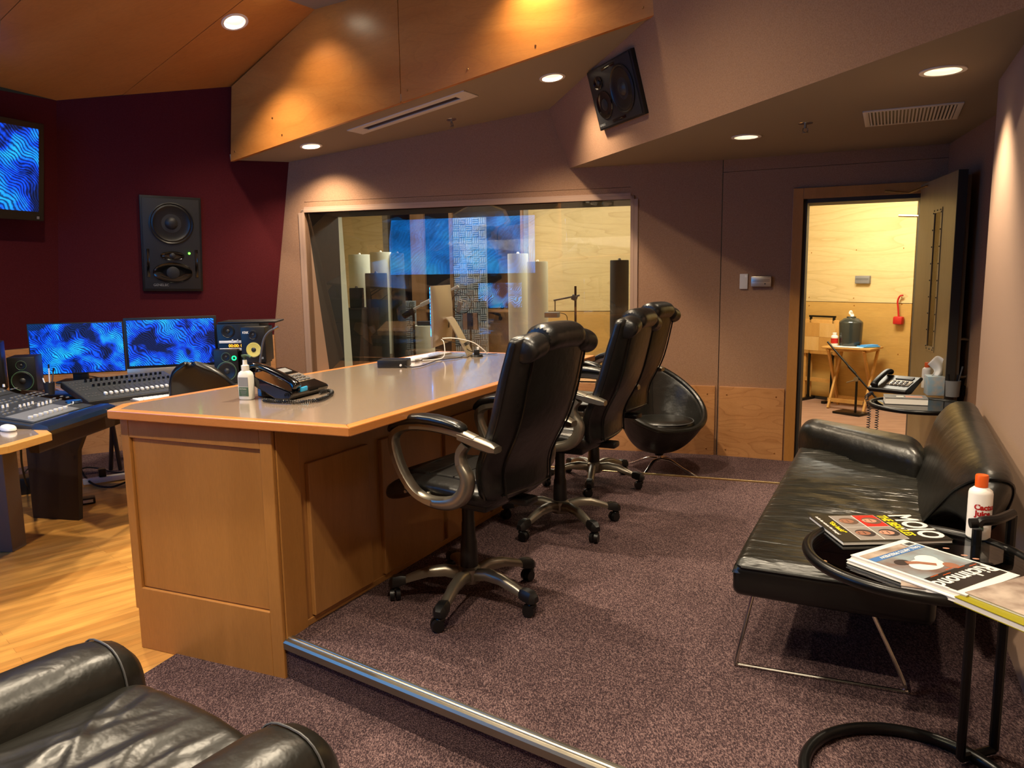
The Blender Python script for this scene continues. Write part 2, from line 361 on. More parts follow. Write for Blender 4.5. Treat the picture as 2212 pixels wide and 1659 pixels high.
rr = nd(nt_, 'ShaderNodeMapRange'); rr.inputs['From Min'].default_value = .3; rr.inputs['From Max'].default_value = .7; rr.inputs['To Min'].default_value = .7; rr.inputs['To Max'].default_value = 1.15; nt_.links.new(nn.outputs[0], rr.inputs[0])
mxx = nd(nt_, 'ShaderNodeMix', data_type='RGBA', blend_type='MULTIPLY'); mxx.inputs[0].default_value = 1
nt_.links.new(br.outputs[0], mxx.inputs[6]); nt_.links.new(rr.outputs[0], mxx.inputs[7]); nt_.links.new(mxx.outputs[2], b_.inputs['Base Color'])
b_.inputs['Roughness'].default_value = .32
struct(B().prism([(-6, -1.5), (3.6, -1.5), (3.6, 4.5), (3.2, 5.45), (1.674, 6.18), (-2.27, 7.35), (-3.83, 6.5), (-6, 3)], -.1, 0).obj('floor', 'wood_floor', smooth=False))
struct(B().prism([(-1.33, 3.02), (-2.55, -.3), (-2.6, -1.3), (0.35, -1.3), (1.5, 1.2), (1.0, 2.4), (-.8, 3.1)], 0, .008).obj('floor_carpet', 'carpet', smooth=False))
struct(B().prism([(0.2, 4.6), (2.6, 3.6), (2.9, 4.6), (3.06, 5.5), (1.674, 6.17), (.98, 6.37), (-.2, 6.73), (-.3, 6.1)], 0, .008).obj('floor_carpet', 'carpet', smooth=False))
k0 = V((-3.82, 6.486, 0)); l0 = V((-4.01, 6.106, 0)); m0 = V((M.x, M.y, 0))
struct(B().prism([(-5.3, 3.6), (-4.6, 3.9), (-3.3, 5.7), (-2.3, 6.2), (-1.2, 6.2), (-.6, 6.85), (-2.25, 7.33), (-3.8, 6.48), (-5.35, 3.62)], 0, .008).obj('floor_carpet', 'carpet', smooth=False))
# riser platform and its metal edges
N0 = V((-.90, 2.745, 0)); nd_ = V((.813, -.583, 0)); N1 = N0 + nd_ * 2.62
pf = [N0[:2], N1[:2], (1.50, 1.60), (2.80, 4.40), (1.677, 4.781), (.911, 5.056), (.28, 5.28), (-.2, 4.7), (-.92, 2.90)]
struct(B().prism(pf, 0, HP).obj('floor_riser', 'carpet', smooth=False))
wn = V((-nd_.y, nd_.x, 0))
def nosing(name, a, b, w, hgt, m):
    d = (b - a).normalized(); n = V((-d.y, d.x, 0)); o = []
    prof = [(-.010, -.03), (-.012, -.004), (-.006, .004), (.004, hgt), (w * .3, hgt + .001), (w * .36, hgt - .002), (w * .42, hgt + .001), (w * .6, hgt + .001), (w * .66, hgt - .002), (w * .72, hgt + .001), (w * .95, hgt), (w, -.0005), (w, -.01), (.0, -.03)]
    rg = [[p + n * x + Z * (HP + z) for x, z in prof] for p in (a, b)]
    return struct(B().rings(rg).obj(name, m, smooth=False))
nosing('trim_1', N0 + nd_ * .005, N1, .040, .005, 'chair_metal')
struct(B().tube([N0 + nd_ * .004 + wn * .014 + Z * (HP + .005), N1 + wn * .014 + Z * (HP + .005)], .006, 12).obj('trim_5', 'step_metal'))  # paler bead added on the darker nosing to draw its thin highlight line
FN0 = V((.25, 5.293, 0)); FN1 = V((2.75, 4.396, 0))
nosing('trim_2', FN1, FN0, .030, .006, 'brass_edge')

# ---- maroon front walls with maple wainscot
def wains(name, a, b, z1, gaps, n, m='maple_wainscot', z0=.0, screws=True):
    """row of wood panels on a vertical wall between floor points a and b, gaps in metres along it"""
    d = (b - a); L = d.length; d.normalize(); out = []
    for i in range(len(gaps) - 1):
        g0, g1 = gaps[i] + .003, gaps[i + 1] - .003
        p = [a + d * g0 + Z * (z0 + .002), a + d * g1 + Z * (z0 + .002), a + d * g1 + Z * (z1 - .004), a + d * g0 + Z * (z1 - .004)]
        o = struct(B().slab(p, V(n) * .018).obj(name, m, smooth=False, bev=.0015)); out.append(o)
        if screws:
            sb = B()
            for gx in (g0 + .06, g1 - .06):
                for zz in (z0 + .06, z1 - .07):
                    c = a + d * gx + Z * zz + V(n) * .018
                    sb.cyl(c, c + V(n) * .003, .006, .004, 8)
            so = sb.obj('screw', 'brass_screw', o, world=True)
    return out
nP1v = V((.4835, -.8753, 0)); nP0v = V((.894, -.447, 0))
d01 = (m0 - k0); L01 = d01.length
sl('wall_front', [k0, m0, M, K], nP1v, 'door_dark'); wains('wall_front_wainscot', k0, m0, ZW, [0, 1.2, L01], nP1v, m='maple_wainscot')
sl('wall_front', [K, M, c0, F0, Kt], nP1, 'maroon_cloth')
P0d = (l0 - k0).normalized(); far = k0 + P0d * 4.0
nP0 = P0d.cross(Kt - K).normalized(); nP0 = nP0 if nP0.x > 0 else -nP0
Lt = PL(0, 195, K, nP0); ld = (Lt - Kt).normalized()
sl('wall_front_left', [far, k0, K, far + Z * ZW], nP0v, 'door_dark')
wains('wall_front_left_wainscot', k0, far, ZW, [0, 1.22, 2.44, 3.66], nP0v)
sl('wall_front_left', [K, Kt, Kt + ld * 4.2, far + Z * ZW], nP0, 'maroon_cloth')
# ---- window wall
def w2poly(name, pts, m='taupe_cloth', t=.08): return sl(name, [W2(s, z) for s, z in pts], w2n, m, t)
sTL, sTR, zT, zSill = 3.712, .718, 2.09, .58
w2poly('wall_window_side', [(4.11, 0), (sTL, 0), (sTL, 3.1), (3.77, 3.1), (3.848, 2.551), (4.11, ZW)])
w2poly('wall_window_side', [(sTL, 0), (sTR, 0), (sTR, zSill), (sTL, zSill)])
w2poly('wall_window_side', [(sTL, zT), (sTR, zT), (sTR, 2.185), (sTL, 2.185)])
w2poly('wall_window_side', [(sTL, 2.188), (sTR, 2.188), (sTR, 3.2), (sTL, 3.2)])
w2poly('wall_window_side', [(sTR, 0), (.003, 0), (.003, 3.2), (sTR, 3.2)])
wains('wall_window_wainscot', W2(0.02, 0), W2(3.6, 0), .583, [0, 1.2, 2.4, 3.5], w2n)
# window reveal
def rev(name, pts, ext, m): return struct(B().slab(pts, ext).obj(name, m, smooth=False))
g1d = lambda z: .03 + (zT - z) / (zT - zSill) * .28
lo, hi = zSill, zT
rev('window_1_reveal', [W2(sTL, lo, -.012), W2(sTL, lo, g1d(lo)), W2(sTL, hi, g1d(hi)), W2(sTL, hi, -.012)], w2 * .06, 'pale_cloth')
rev('window_1_reveal', [W2(sTR, lo, -.012), W2(sTR, lo, g1d(lo)), W2(sTR, hi, g1d(hi)), W2(sTR, hi, -.012)], -w2 * .06, 'pale_cloth')
rev('window_1_reveal', [W2(sTL, lo, -.012), W2(sTR, lo, -.012), W2(sTR, lo, g1d(lo)), W2(sTL, lo, g1d(lo))], -Z * .05, 'maple_wainscot')
rev('window_1_reveal', [W2(sTL, hi, -.012), W2(sTR, hi, -.012), W2(sTR, hi, g1d(hi)), W2(sTL, hi, g1d(hi))], Z * .05, 'pale_cloth')
D2 = .62
for s_, e_ in ((sTL, w2 * .06), (sTR, -w2 * .06)):
    rev('window_1_cavity', [W2(s_, lo, g1d(lo)), W2(s_, lo, D2), W2(s_, hi, D2), W2(s_, hi, g1d(hi))], e_, 'cavity_black')
rev('window_1_cavity', [W2(sTL, lo, g1d(lo)), W2(sTR, lo, g1d(lo)), W2(sTR, lo, D2), W2(sTL, lo, D2)], -Z * .05, 'cavity_black')
rev('window_1_cavity', [W2(sTL, hi, g1d(hi)), W2(sTR, hi, g1d(hi)), W2(sTR, hi, D2), W2(sTL, hi, D2)], Z * .05, 'cavity_black')
rev('window_2_reveal', [W2(sTL, lo - .2, D2), W2(sTL, lo - .2, .80), W2(sTL, hi + .3, .675), W2(sTL, hi + .3, D2)], w2 * .06, 'trap_white')
# moulding round the opening
fw_ = .03
fr = B()
for a, b in (((sTL + fw_, lo), (sTL, hi + fw_)), ((sTR, lo), (sTR - fw_, hi + fw_)), ((sTL + fw_, hi), (sTR - fw_, hi + fw_))):
    fr.slab([W2(a[0], a[1]), W2(b[0], a[1]), W2(b[0], b[1]), W2(a[0], b[1])], w2n * .014)
struct(fr.obj('window_1_frame', 'pale_cloth', smooth=False, bev=.003))
struct(B().slab([W2(sTL, lo, g1d(lo)), W2(sTR, lo, g1d(lo)), W2(sTR, hi, g1d(hi)), W2(sTL, hi, g1d(hi))], -w2n * .0001).obj('window_1', 'pane', smooth=False))
bpy.data.objects['window_1'].data.clear_geometry() if False else None
def sheet(name, pts, m):
    me = bpy.data.meshes.new(name); me.from_pydata([tuple(p) for p in pts], [], [list(range(len(pts)))]); o = bpy.data.objects.new(name, me); COL.objects.link(o); me.materials.append(MATS[m]); return o
bpy.data.objects.remove(bpy.data.objects['window_1'])
struct(sheet('window_1', [W2(sTL, lo, g1d(lo)), W2(sTR, lo, g1d(lo)), W2(sTR, hi, g1d(hi)), W2(sTL, hi, g1d(hi))], 'pane'))
struct(sheet('window_2', [W2(sTL, lo, D2), W2(sTR, lo, D2), W2(sTR, hi, D2), W2(sTL, hi, D2)], 'pane'))
# ---- door wall
sDL, sDR, zD = .60, 1.42, 2.03
def w1poly(pts, t=.08, m='taupe_cloth'): return sl('wall_door_side', [W1(s, z) for s, z in pts], w1n, m, t)
w1poly([(0.003, 0), (sDL, 0), (sDL, 2.265), (0.003, 2.265)])
w1poly([(0.003, 2.268), (1.56, 2.268), (1.56, 2.5), (0.003, 2.5)])
w1poly([(sDL, zD), (sDR, zD), (sDR, 2.265), (sDL, 2.265)])
w1poly([(sDR, 0), (1.56, 0), (1.56, 2.265), (sDR, 2.265)])
wains('wall_door_wainscot', W1(0.01, 0), W1(.52, 0), .583, [0, .505], w1n)
tr = B()
for a, b in (((.525, 0), (.60, 2.11)), ((.60, 2.03), (1.42, 2.11)), ((1.42, 0), (1.49, 2.11))):
    tr.slab([W1(a[0], a[1]), W1(b[0], a[1]), W1(b[0], b[1]), W1(a[0], b[1])], w1n * .028)
struct(tr.obj('door_1_casing', 'desk_wood', smooth=False, bev=.003))
jb = B()
jb.slab([W1(.60, 0), W1(.60, 2.03), W1(.60, 2.03, .30), W1(.60, 0, .30)], w1 * .028)
jb.slab([W1(.60, 2.03), W1(1.42, 2.03), W1(1.42, 2.03, .30), W1(.60, 2.03, .30)], -Z * .03)
jb.slab([W1(1.42, 0), W1(1.42, 2.03), W1(1.42, 2.03, .30), W1(1.42, 0, .30)], -w1 * .028)
struct(jb.obj('door_1_jamb', 'door_dark', smooth=False))
# ---- right side: alcove wall and the pale wall behind the sofa
R1a = W1(1.545, 0); R1b = V((2.50, 3.63, 0)); u = V((.4512, .8924, 0)); v = V((.8924, -.4512, 0))
r1n = V((-(R1b - R1a).y, (R1b - R1a).x, 0)).normalized(); r1n = r1n if r1n.x < 0 else -r1n
sl('wall_alcove', [R1a, R1b, R1b + Z * 2.4, R1a + Z * 2.4], r1n, 'taupe_cloth')
R2a = V((2.286, 3.736, 0)); R2b = R2a - u * 5.75 + v * .20
sl('wall_right', [R2a, R2b, R2b + Z * 3.7, R2a + Z * 3.7], -v, 'pale_cloth', .16)
# ---- ceilings
def cut(o, holes):
    for c, n, r in holes:
        k = B().cyl(V(c) + V(n) * .1, V(c) - V(n) * .4, r, seg=40).obj('cutter', 'soffit_paint')
        md = o.modifiers.new('c', 'BOOLEAN'); md.operation = 'DIFFERENCE'; md.object = k; md.solver = 'EXACT'
        dg = bpy.context.evaluated_depsgraph_get(); dg.update(); me = bpy.data.meshes.new_from_object(o.evaluated_get(dg))
        o.modifiers.clear(); old = o.data; o.data = me; bpy.data.meshes.remove(old); bpy.data.objects.remove(k)
    return o
DOWN = V((0, 0, -1))
LA = [PL(672, 315, t0, nA), PL(1193, 167, t0, nA)]; LB = [G(1612, 295, ZB), G(2037, 152, ZB)]; LCe = [PL(507, 47, Kt, nCe)]
RL = .078
sB = sl('ceiling_door_soffit', [b0, b1, b2, V((2.30, 3.70, ZB)), V((2.56, 3.66, ZB)), W1(1.56, ZB), W1(0, ZB), W2(1.224, ZB)], DOWN, 'soffit_paint', .05)
cut(sB, [(p, DOWN, RL) for p in LB])
sA = sl('ceiling_window_soffit', [e0, c0, t0, t1], nA, 'soffit_paint', .05); cut(sA, [(p, nA, RL) for p in LA])
sl('wall_speaker_soffit', [b0, b1, t1, t0], nC, 'taupe_cloth', .04)
nD = (b2 - b1).cross(t1 - b1).normalized(); nD = nD if nD.x < 0 else -nD
tu = b1 + (t1 - b1) * ((ZC - ZB) / (t1.z - b1.z)); du = b2 + (tu - b1) + V((.06, -.2, 0)); du = PL(*[0, 0], b1, nD) if False else b2 + (tu - b1)
sl('wall_sofa_soffit', [b1, b2, du, tu], nD, 'taupe_cloth', .04)
# maple fascia in two sheets
seam = PL(866, 213, e0, nF); seam0 = V((seam.x, seam.y, 0))
def onA(p): return p.z
fa = e0; fb = t1; tt = (V((seam.x, seam.y, 0)) - V((fa.x, fa.y, 0))).length / (V((fb.x, fb.y, 0)) - V((fa.x, fa.y, 0))).length
sm = lrp(fa, fb, tt); g_ = fd * .003
struct(B().slab([fa - Z * .012, sm - g_ - Z * .012, V((sm.x, sm.y, ZC)) - g_, F1, F0f], -nF * .03).obj('wall_fascia', 'maple_orange', smooth=False))
struct(B().slab([sm + g_ - Z * .012, fb - Z * .012, V((fb.x, fb.y, ZC)), V((sm.x, sm.y, ZC)) + g_], -nF * .03).obj('wall_fascia', 'maple_orange', smooth=False))
struct(B().slab([fa + Z * .02, fb + Z * .02, V((fb.x, fb.y, ZC)), F1, F0f], -nF * .001).obj('wall_fascia_backing', 'door_dark', smooth=False)).location = -nF * .035
sb = B()
for x, y in ((304, 686), (255, 600), (940, 460), (1248, 352), (1592, 232), (2138, 38), (65, 770)):
    c = PL(480 + x / 2.353, y / 2.353, e0 , nF); sb.cyl(c, c + nF * .004, .008, .006, 8)
struct(sb.obj('wall_fascia_screws', 'brass_screw'))
# sloping maple ceiling in sheets following its joints, then the flat ceiling
ce1 = PL(655, 0, Kt, nCe); ed = (ce1 - F1); ed = ed - nCe * ed.dot(nCe); ed.normalize()
F0c = PL(500, 187, Kt, nCe)
J0, J1 = PL(265, 205, Kt, nCe), PL(525, 0, Kt, nCe); Q0, Q1 = PL(0, 45, Kt, nCe), PL(45, 0, Kt, nCe)
jd = (J1 - J0).normalized(); qd = (Q1 - Q0).normalized()
gg = jd.cross(nCe).normalized() * .003
def edgeX(p, d):  # run from p along d until z = ZC
    return p + d * ((ZC - p.z) / d.z)
sC1 = struct(B().slab([F0c, F1, edgeX(J0, jd) + gg, J0 + gg], -nCe * .05).obj('ceiling_maple', 'maple_ceiling', smooth=False))
Jt = edgeX(J0, jd); Qb = Q0 - qd * 1.5
cen = (F0c + J0) / 2
side = 1 if (cen - J0).dot(gg) > 0 else -1
bpy.data.objects.remove(sC1)
sC1 = struct(B().slab([F0c, F1, Jt + gg * side, J0 + gg * side], -nCe * .05).obj('ceiling_maple', 'maple_ceiling', smooth=False))
cut(sC1, [(LCe[0], nCe, .085)]) if (LCe[0] - J0).dot(gg) * side > 0 else None
Qt = edgeX(Q0, qd); big = Kt + ld * 4.2
big = big - nCe * (big - Kt).dot(nCe)
sC2 = struct(B().slab([J0 - gg * side, Jt - gg * side, Qt + gg * side, Q0 + gg * side, Lt - nCe * (Lt - Kt).dot(nCe), Kt], -nCe * .05).obj('ceiling_maple', 'maple_ceiling', smooth=False))
if (LCe[0] - J0).dot(gg) * side <= 0: cut(sC2, [(LCe[0], nCe, .085)])
struct(B().slab([Q0 - gg * side, Qt - gg * side, Qt + (Qt - Jt) * 1.5, big], -nCe * .05).obj('ceiling_maple', 'maple_ceiling', smooth=False))
struct(B().slab([F0c, F1, Qt + (Qt - Jt) * 1.5, big, Kt], -nCe * .01).obj('ceiling_backing', 'door_dark', smooth=False)).location = -nCe * .25
struct(B().slab([F1, V((t1.x, t1.y, ZC)), V((tu.x, tu.y, ZC)), V((du.x + .5, du.y, ZC)), V((-.4, -1.4, ZC)), V((-3.4, -1.4, ZC)), V((-3.4, 1.1, ZC)), Qt + (Qt - Jt) * 1.5], Z * .05).obj('ceiling', 'soffit_paint', smooth=False))
struct(B().box((-1.4, 2.95, 3.69), (9.6, 9.0, .06)).obj('ceiling_slab', 'soffit_paint', smooth=False))
# walls out of the picture, closing the room
lw0 = V((far.x, far.y, 0)); lw1 = V((-3.3, 1.18, 0)); lw2 = V((-3.3, -1.3, 0)); lw3 = V((-.1, -1.3, 0))
for nm, a, b in (('wall_left', lw0, lw1), ('wall_left', lw1, lw2), ('wall_rear', lw2, lw3)):
    d = (b - a).normalized(); n = V((d.y, -d.x, 0)); c = V((-1, 2, 0)); n = n if (c - a).dot(n) > 0 else -n
    sl(nm, [a, b, b + Z * 3.8, a + Z * 3.8], n, 'maroon_cloth' if nm == 'wall_left' else 'taupe_cloth')

# ---- corridor behind the door
HB0 = V((2.75, 10.12, 0)); HB1 = V((4.2, 8.08, 0)); hd = (HB1 - HB0).normalized(); hn = V((hd.y, -hd.x, 0)); hn = hn if hn.y < 0 else -hn
HR = V((3.22, 5.80, 0)); HL0 = V((2.22, 6.25, 0)); HL1 = V((2.9, 10.0, 0))
struct(B().prism([(2.1, 6.28), (3.05, 5.85), (3.3, 5.9), (4.3, 8.0), (2.7, 10.3)], -.1, 0).obj('floor_corridor', 'hall_floor', smooth=False))
def two(name, a, b, n, z1=1.137, top=2.9):
    sl(name, [a, b, b + Z * (z1 - .003), a + Z * (z1 - .003)], n, 'plywood_low', .05); sl(name, [a + Z * (z1 + .003), b + Z * (z1 + .003), b + Z * top, a + Z * top], n, 'plywood', .05)
two('wall_corridor_back', HB0, HB1, hn)
two('wall_corridor_right', HB1 - hn * .0 + hd * .02, HR, V((-.9, .4, 0)).normalized())
sl('wall_corridor_left', [HL0, HL1, HL1 + Z * 2.9, HL0 + Z * 2.9], V((.984, -.178, 0)), 'plywood')
struct(B().prism([(2.1, 6.3), (3.1, 5.9), (3.3, 5.9), (4.3, 8.0), (2.7, 10.3)], 2.75, 2.8).obj('ceiling_corridor', 'white_matte', smooth=False))
bb = B().slab([HB0 + hn * .002, HB1 + hn * .002, HB1 + hn * .002 + Z * .035, HB0 + hn * .002 + Z * .035], hn * .012).obj('baseboard_corridor', 'door_dark', smooth=False); struct(bb)
sc = B()
for x, y in ((1754, 444), (1961, 427), (1952, 536), (1850, 540), (1748, 660), (1845, 660), (1948, 657), (1748, 642), (1844, 644), (1948, 642), (1940, 765), (1753, 546)):
    c = PL(x, y, HB0, hn); sc.cyl(c, c + hn * .004, .007, .005, 8)
struct(sc.obj('wall_corridor_screws', 'brass_screw'))

# ---- live room behind the window
def LR(x, y, d): return pxW2(x, y, d)
DB = 4.16
def lrs(s, d, z=0): return W2(s, z, d)
struct(B().slab([lrs(5.2, .68), lrs(.5, .68), lrs(.5, 4.4), lrs(5.2, 4.4)], -Z * .1).obj('floor_live_room', 'hall_floor', smooth=False))
struct(B().slab([lrs(5.2, .68, 3.0), lrs(.5, .68, 3.0), lrs(.5, 4.4, 3.0), lrs(5.2, 4.4, 3.0)], Z * .1).obj('ceiling_live_room', 'white_matte', smooth=False))
def pxs(x, d):   # s coordinate of the picture column x on the plane at depth d
    p = LR(x, 600, d); return (p - S).dot(w2)
sa, sb_, sc_, sd_ = pxs(740, DB) + .6, pxs(830, DB), pxs(848, DB), pxs(1125, DB)
se_ = .50
for nm, a, b in (('wall_live_back', sa, sb_), ('wall_live_back', sd_ - .12, se_)):
    sl(nm, [lrs(a, DB), lrs(b, DB), lrs(b, DB, .975), lrs(a, DB, .975)], w2n, 'plywood_low', .05)
    sl(nm, [lrs(a, DB, .985), lrs(b, DB, .985), lrs(b, DB, 3), lrs(a, DB, 3)], w2n, 'plywood', .05)
wood('plywood_grey', '#8d8577', '#a29a8b', '#5f584c', rough=.5, grain=(.5, .5, 3), scale=2.6, figure=.5)
sl('wall_live_back', [lrs(sb_, DB), lrs(sc_, DB), lrs(sc_, DB, 3), lrs(sb_, DB, 3)], w2n, 'plywood_grey', .05)
sl('wall_live_back', [lrs(sd_, DB), lrs(sd_ - .118, DB), lrs(sd_ - .118, DB, 3), lrs(sd_, DB, 3)], w2n, 'plywood_grey', .05)
sl('wall_live_booth', [lrs(sc_ + .1, DB + .6), lrs(sd_ - .1, DB + .6), lrs(sd_ - .1, DB + .6, 3), lrs(sc_ + .1, DB + .6, 3)], w2n, 'navy')
for s_, sg in ((sc_, 1), (sd_, -1)):
    struct(B().slab([lrs(s_, DB), lrs(s_, DB + .6), lrs(s_, DB + .6, 3), lrs(s_, DB, 3)], w2 * .05 * sg).obj('wall_live_booth', 'navy', smooth=False))
sl('wall_live_left', [lrs(5.1, .7), lrs(sa, DB), lrs(sa, DB, 3), lrs(5.1, .7, 3)], V((.9, -.3, 0)).normalized(), 'plywood')
sl('wall_live_right', [lrs(.55, .7), lrs(.55, DB), lrs(.55, DB, 3), lrs(.55, .7, 3)], w2, 'plywood')
# the back of the window wall
for p in ([(5.2, 0), (sTL + .08, 0), (sTL + .08, 3), (5.2, 3)], [(sTR - .08, 0), (.5, 0), (.5, 3), (sTR - .08, 3)], [(sTL + .08, 0), (sTR - .08, 0), (sTR - .08, .4), (sTL + .08, .4)], [(sTL + .08, 2.3), (sTR - .08, 2.3), (sTR - .08, 3), (sTL + .08, 3)]):
    struct(B().slab([lrs(s_, .66, z_) for s_, z_ in p], w2n * .03).obj('wall_live_front', 'plywood', smooth=False))
# posts of the booth front
for xa, xb, dd in ((889, 918, 3.9), (972, 979, 3.9), (1125, 1130, 3.9)):
    a, b = pxs(xa, dd), pxs(xb, dd)
    struct(B().slab([lrs(a, dd), lrs(b, dd), lrs(b, dd, 2.95), lrs(a, dd, 2.95)], w2n * -.06).obj('trim_3', 'post_wood', smooth=False))
a, b = pxs(848, 3.9), pxs(1125, 3.9)
struct(B().slab([lrs(a, 3.93, .98), lrs(b, 3.93, .98), lrs(b, 3.93, 1.02), lrs(a, 3.93, 1.02)], w2n * .03).obj('trim_4', 'post_wood', smooth=False))
# ================================================================== PRODUCER DESK
ZD = 1.0
dA0 = G(230.1, 886.1, ZD); dB_ = G(753.9, 923.3, ZD); dC = V((.515, 4.715, ZD)); dD = G(950, 758, ZD)
dA1 = G(263, 872.5, ZD)
top_poly = [V((p.x, p.y)) for p in (dA0, dB_, dC, dD, dA1)]
desk = thing('producer_desk', 'long maple producer desk with grey laminate top standing beside the carpeted riser', 'desk', (-.3, 3.9, 0))
def inset(poly, d):
    n = len(poly); out = []
    cx = sum((p for p in poly), V((0, 0))) / n
    for i in range(n):
        a, b, c = poly[i - 1], poly[i], poly[(i + 1) % n]
        e1 = (b - a).normalized(); e2 = (c - b).normalized(); n1 = V((-e1.y, e1.x)); n2 = V((-e2.y, e2.x))
        k = n1 + n2; k = k / max(.3, k.dot(n1)) ; out.append(b + k * d)
    return out
inn = inset(top_poly, .042)
B().prism(inn, ZD - .02, ZD - .0005).obj('desktop', 'laminate', desk, world=True, smooth=False)
eb = B(); n = len(top_poly)
for i in range(n):
    a, b, c, d = top_poly[i], top_poly[(i + 1) % n], inn[(i + 1) % n], inn[i]
    eb.prism([a, b, c, d], ZD - .034, ZD)
eb.obj('edge_banding', 'desk_edge', desk, world=True, smooth=False, bev=.004)
B().prism(inset(top_poly, .02), ZD - .034, ZD - .021).obj('top_underside', 'desk_wood', desk, world=True, smooth=False)
fl0 = G(308.5, 1393.4); fr0 = V((-.862, 2.722, 0)); ps = V((-.836, 2.785, 0)); sdir = V((.4556, .8902, 0)); fdir = (fr0 - fl0).normalized()
fnn = V((fdir.y, -fdir.x, 0)); snn = V((sdir.y, -sdir.x, 0))
send = ps + sdir * 1.98; lend = fl0 + sdir * 2.12
ZK = ZD - .036
B().prism([fl0, fr0, ps, send, lend], 0, ZK).obj('carcass', 'desk_side_wood', desk, world=True, smooth=False)
def board(name, a, b, z0, z1, n, t, m, par=desk, bev=.003):
    return B().slab([a + Z * z0, b + Z * z0, b + Z * z1, a + Z * z1], n * t).obj(name, m, par, world=True, smooth=False, bev=bev)
# front frame round a recessed panel
FLn = (fr0 - fl0).length
board('front_stile', fl0, fl0 + fdir * .042, 0.17, ZK, fnn, .016, 'desk_wood')
board('front_stile', fr0 - fdir * .055, fr0, 0.0, ZK, fnn, .016, 'desk_wood')
board('front_rail', fl0 + fdir * .042, fr0 - fdir * .055, .885, ZK, fnn, .0155, 'desk_wood')
board('kick_board', fl0 + fdir * .012, fr0 - fdir * .055, 0, .262, fnn, .0158, 'desk_wood')
board('front_panel', fl0 + fdir * .044, fr0 - fdir * .057, .266, .881, fnn, .003, 'desk_wood', bev=.001)
# long side: flush frame with raised doors
sp = [.0, .085, .47, .53, 1.03, 1.06, 1.52, 1.56, 1.95]
for a, b in ((.085, .455), (.545, 1.02), (1.065, 1.50), (1.54, 1.93)):
    board('side_panel', ps + sdir * a, ps + sdir * b, HP + .035, .80, snn, .02, 'desk_side_wood')
board('side_rail', ps + sdir * .0, send, HP, HP + .028, snn, .006, 'desk_side_wood')
board('corner_post', fr0 + fdir * .001, ps + sdir * .055, 0.0, ZK, V((.93, -.36, 0)), .006, 'desk_wood')

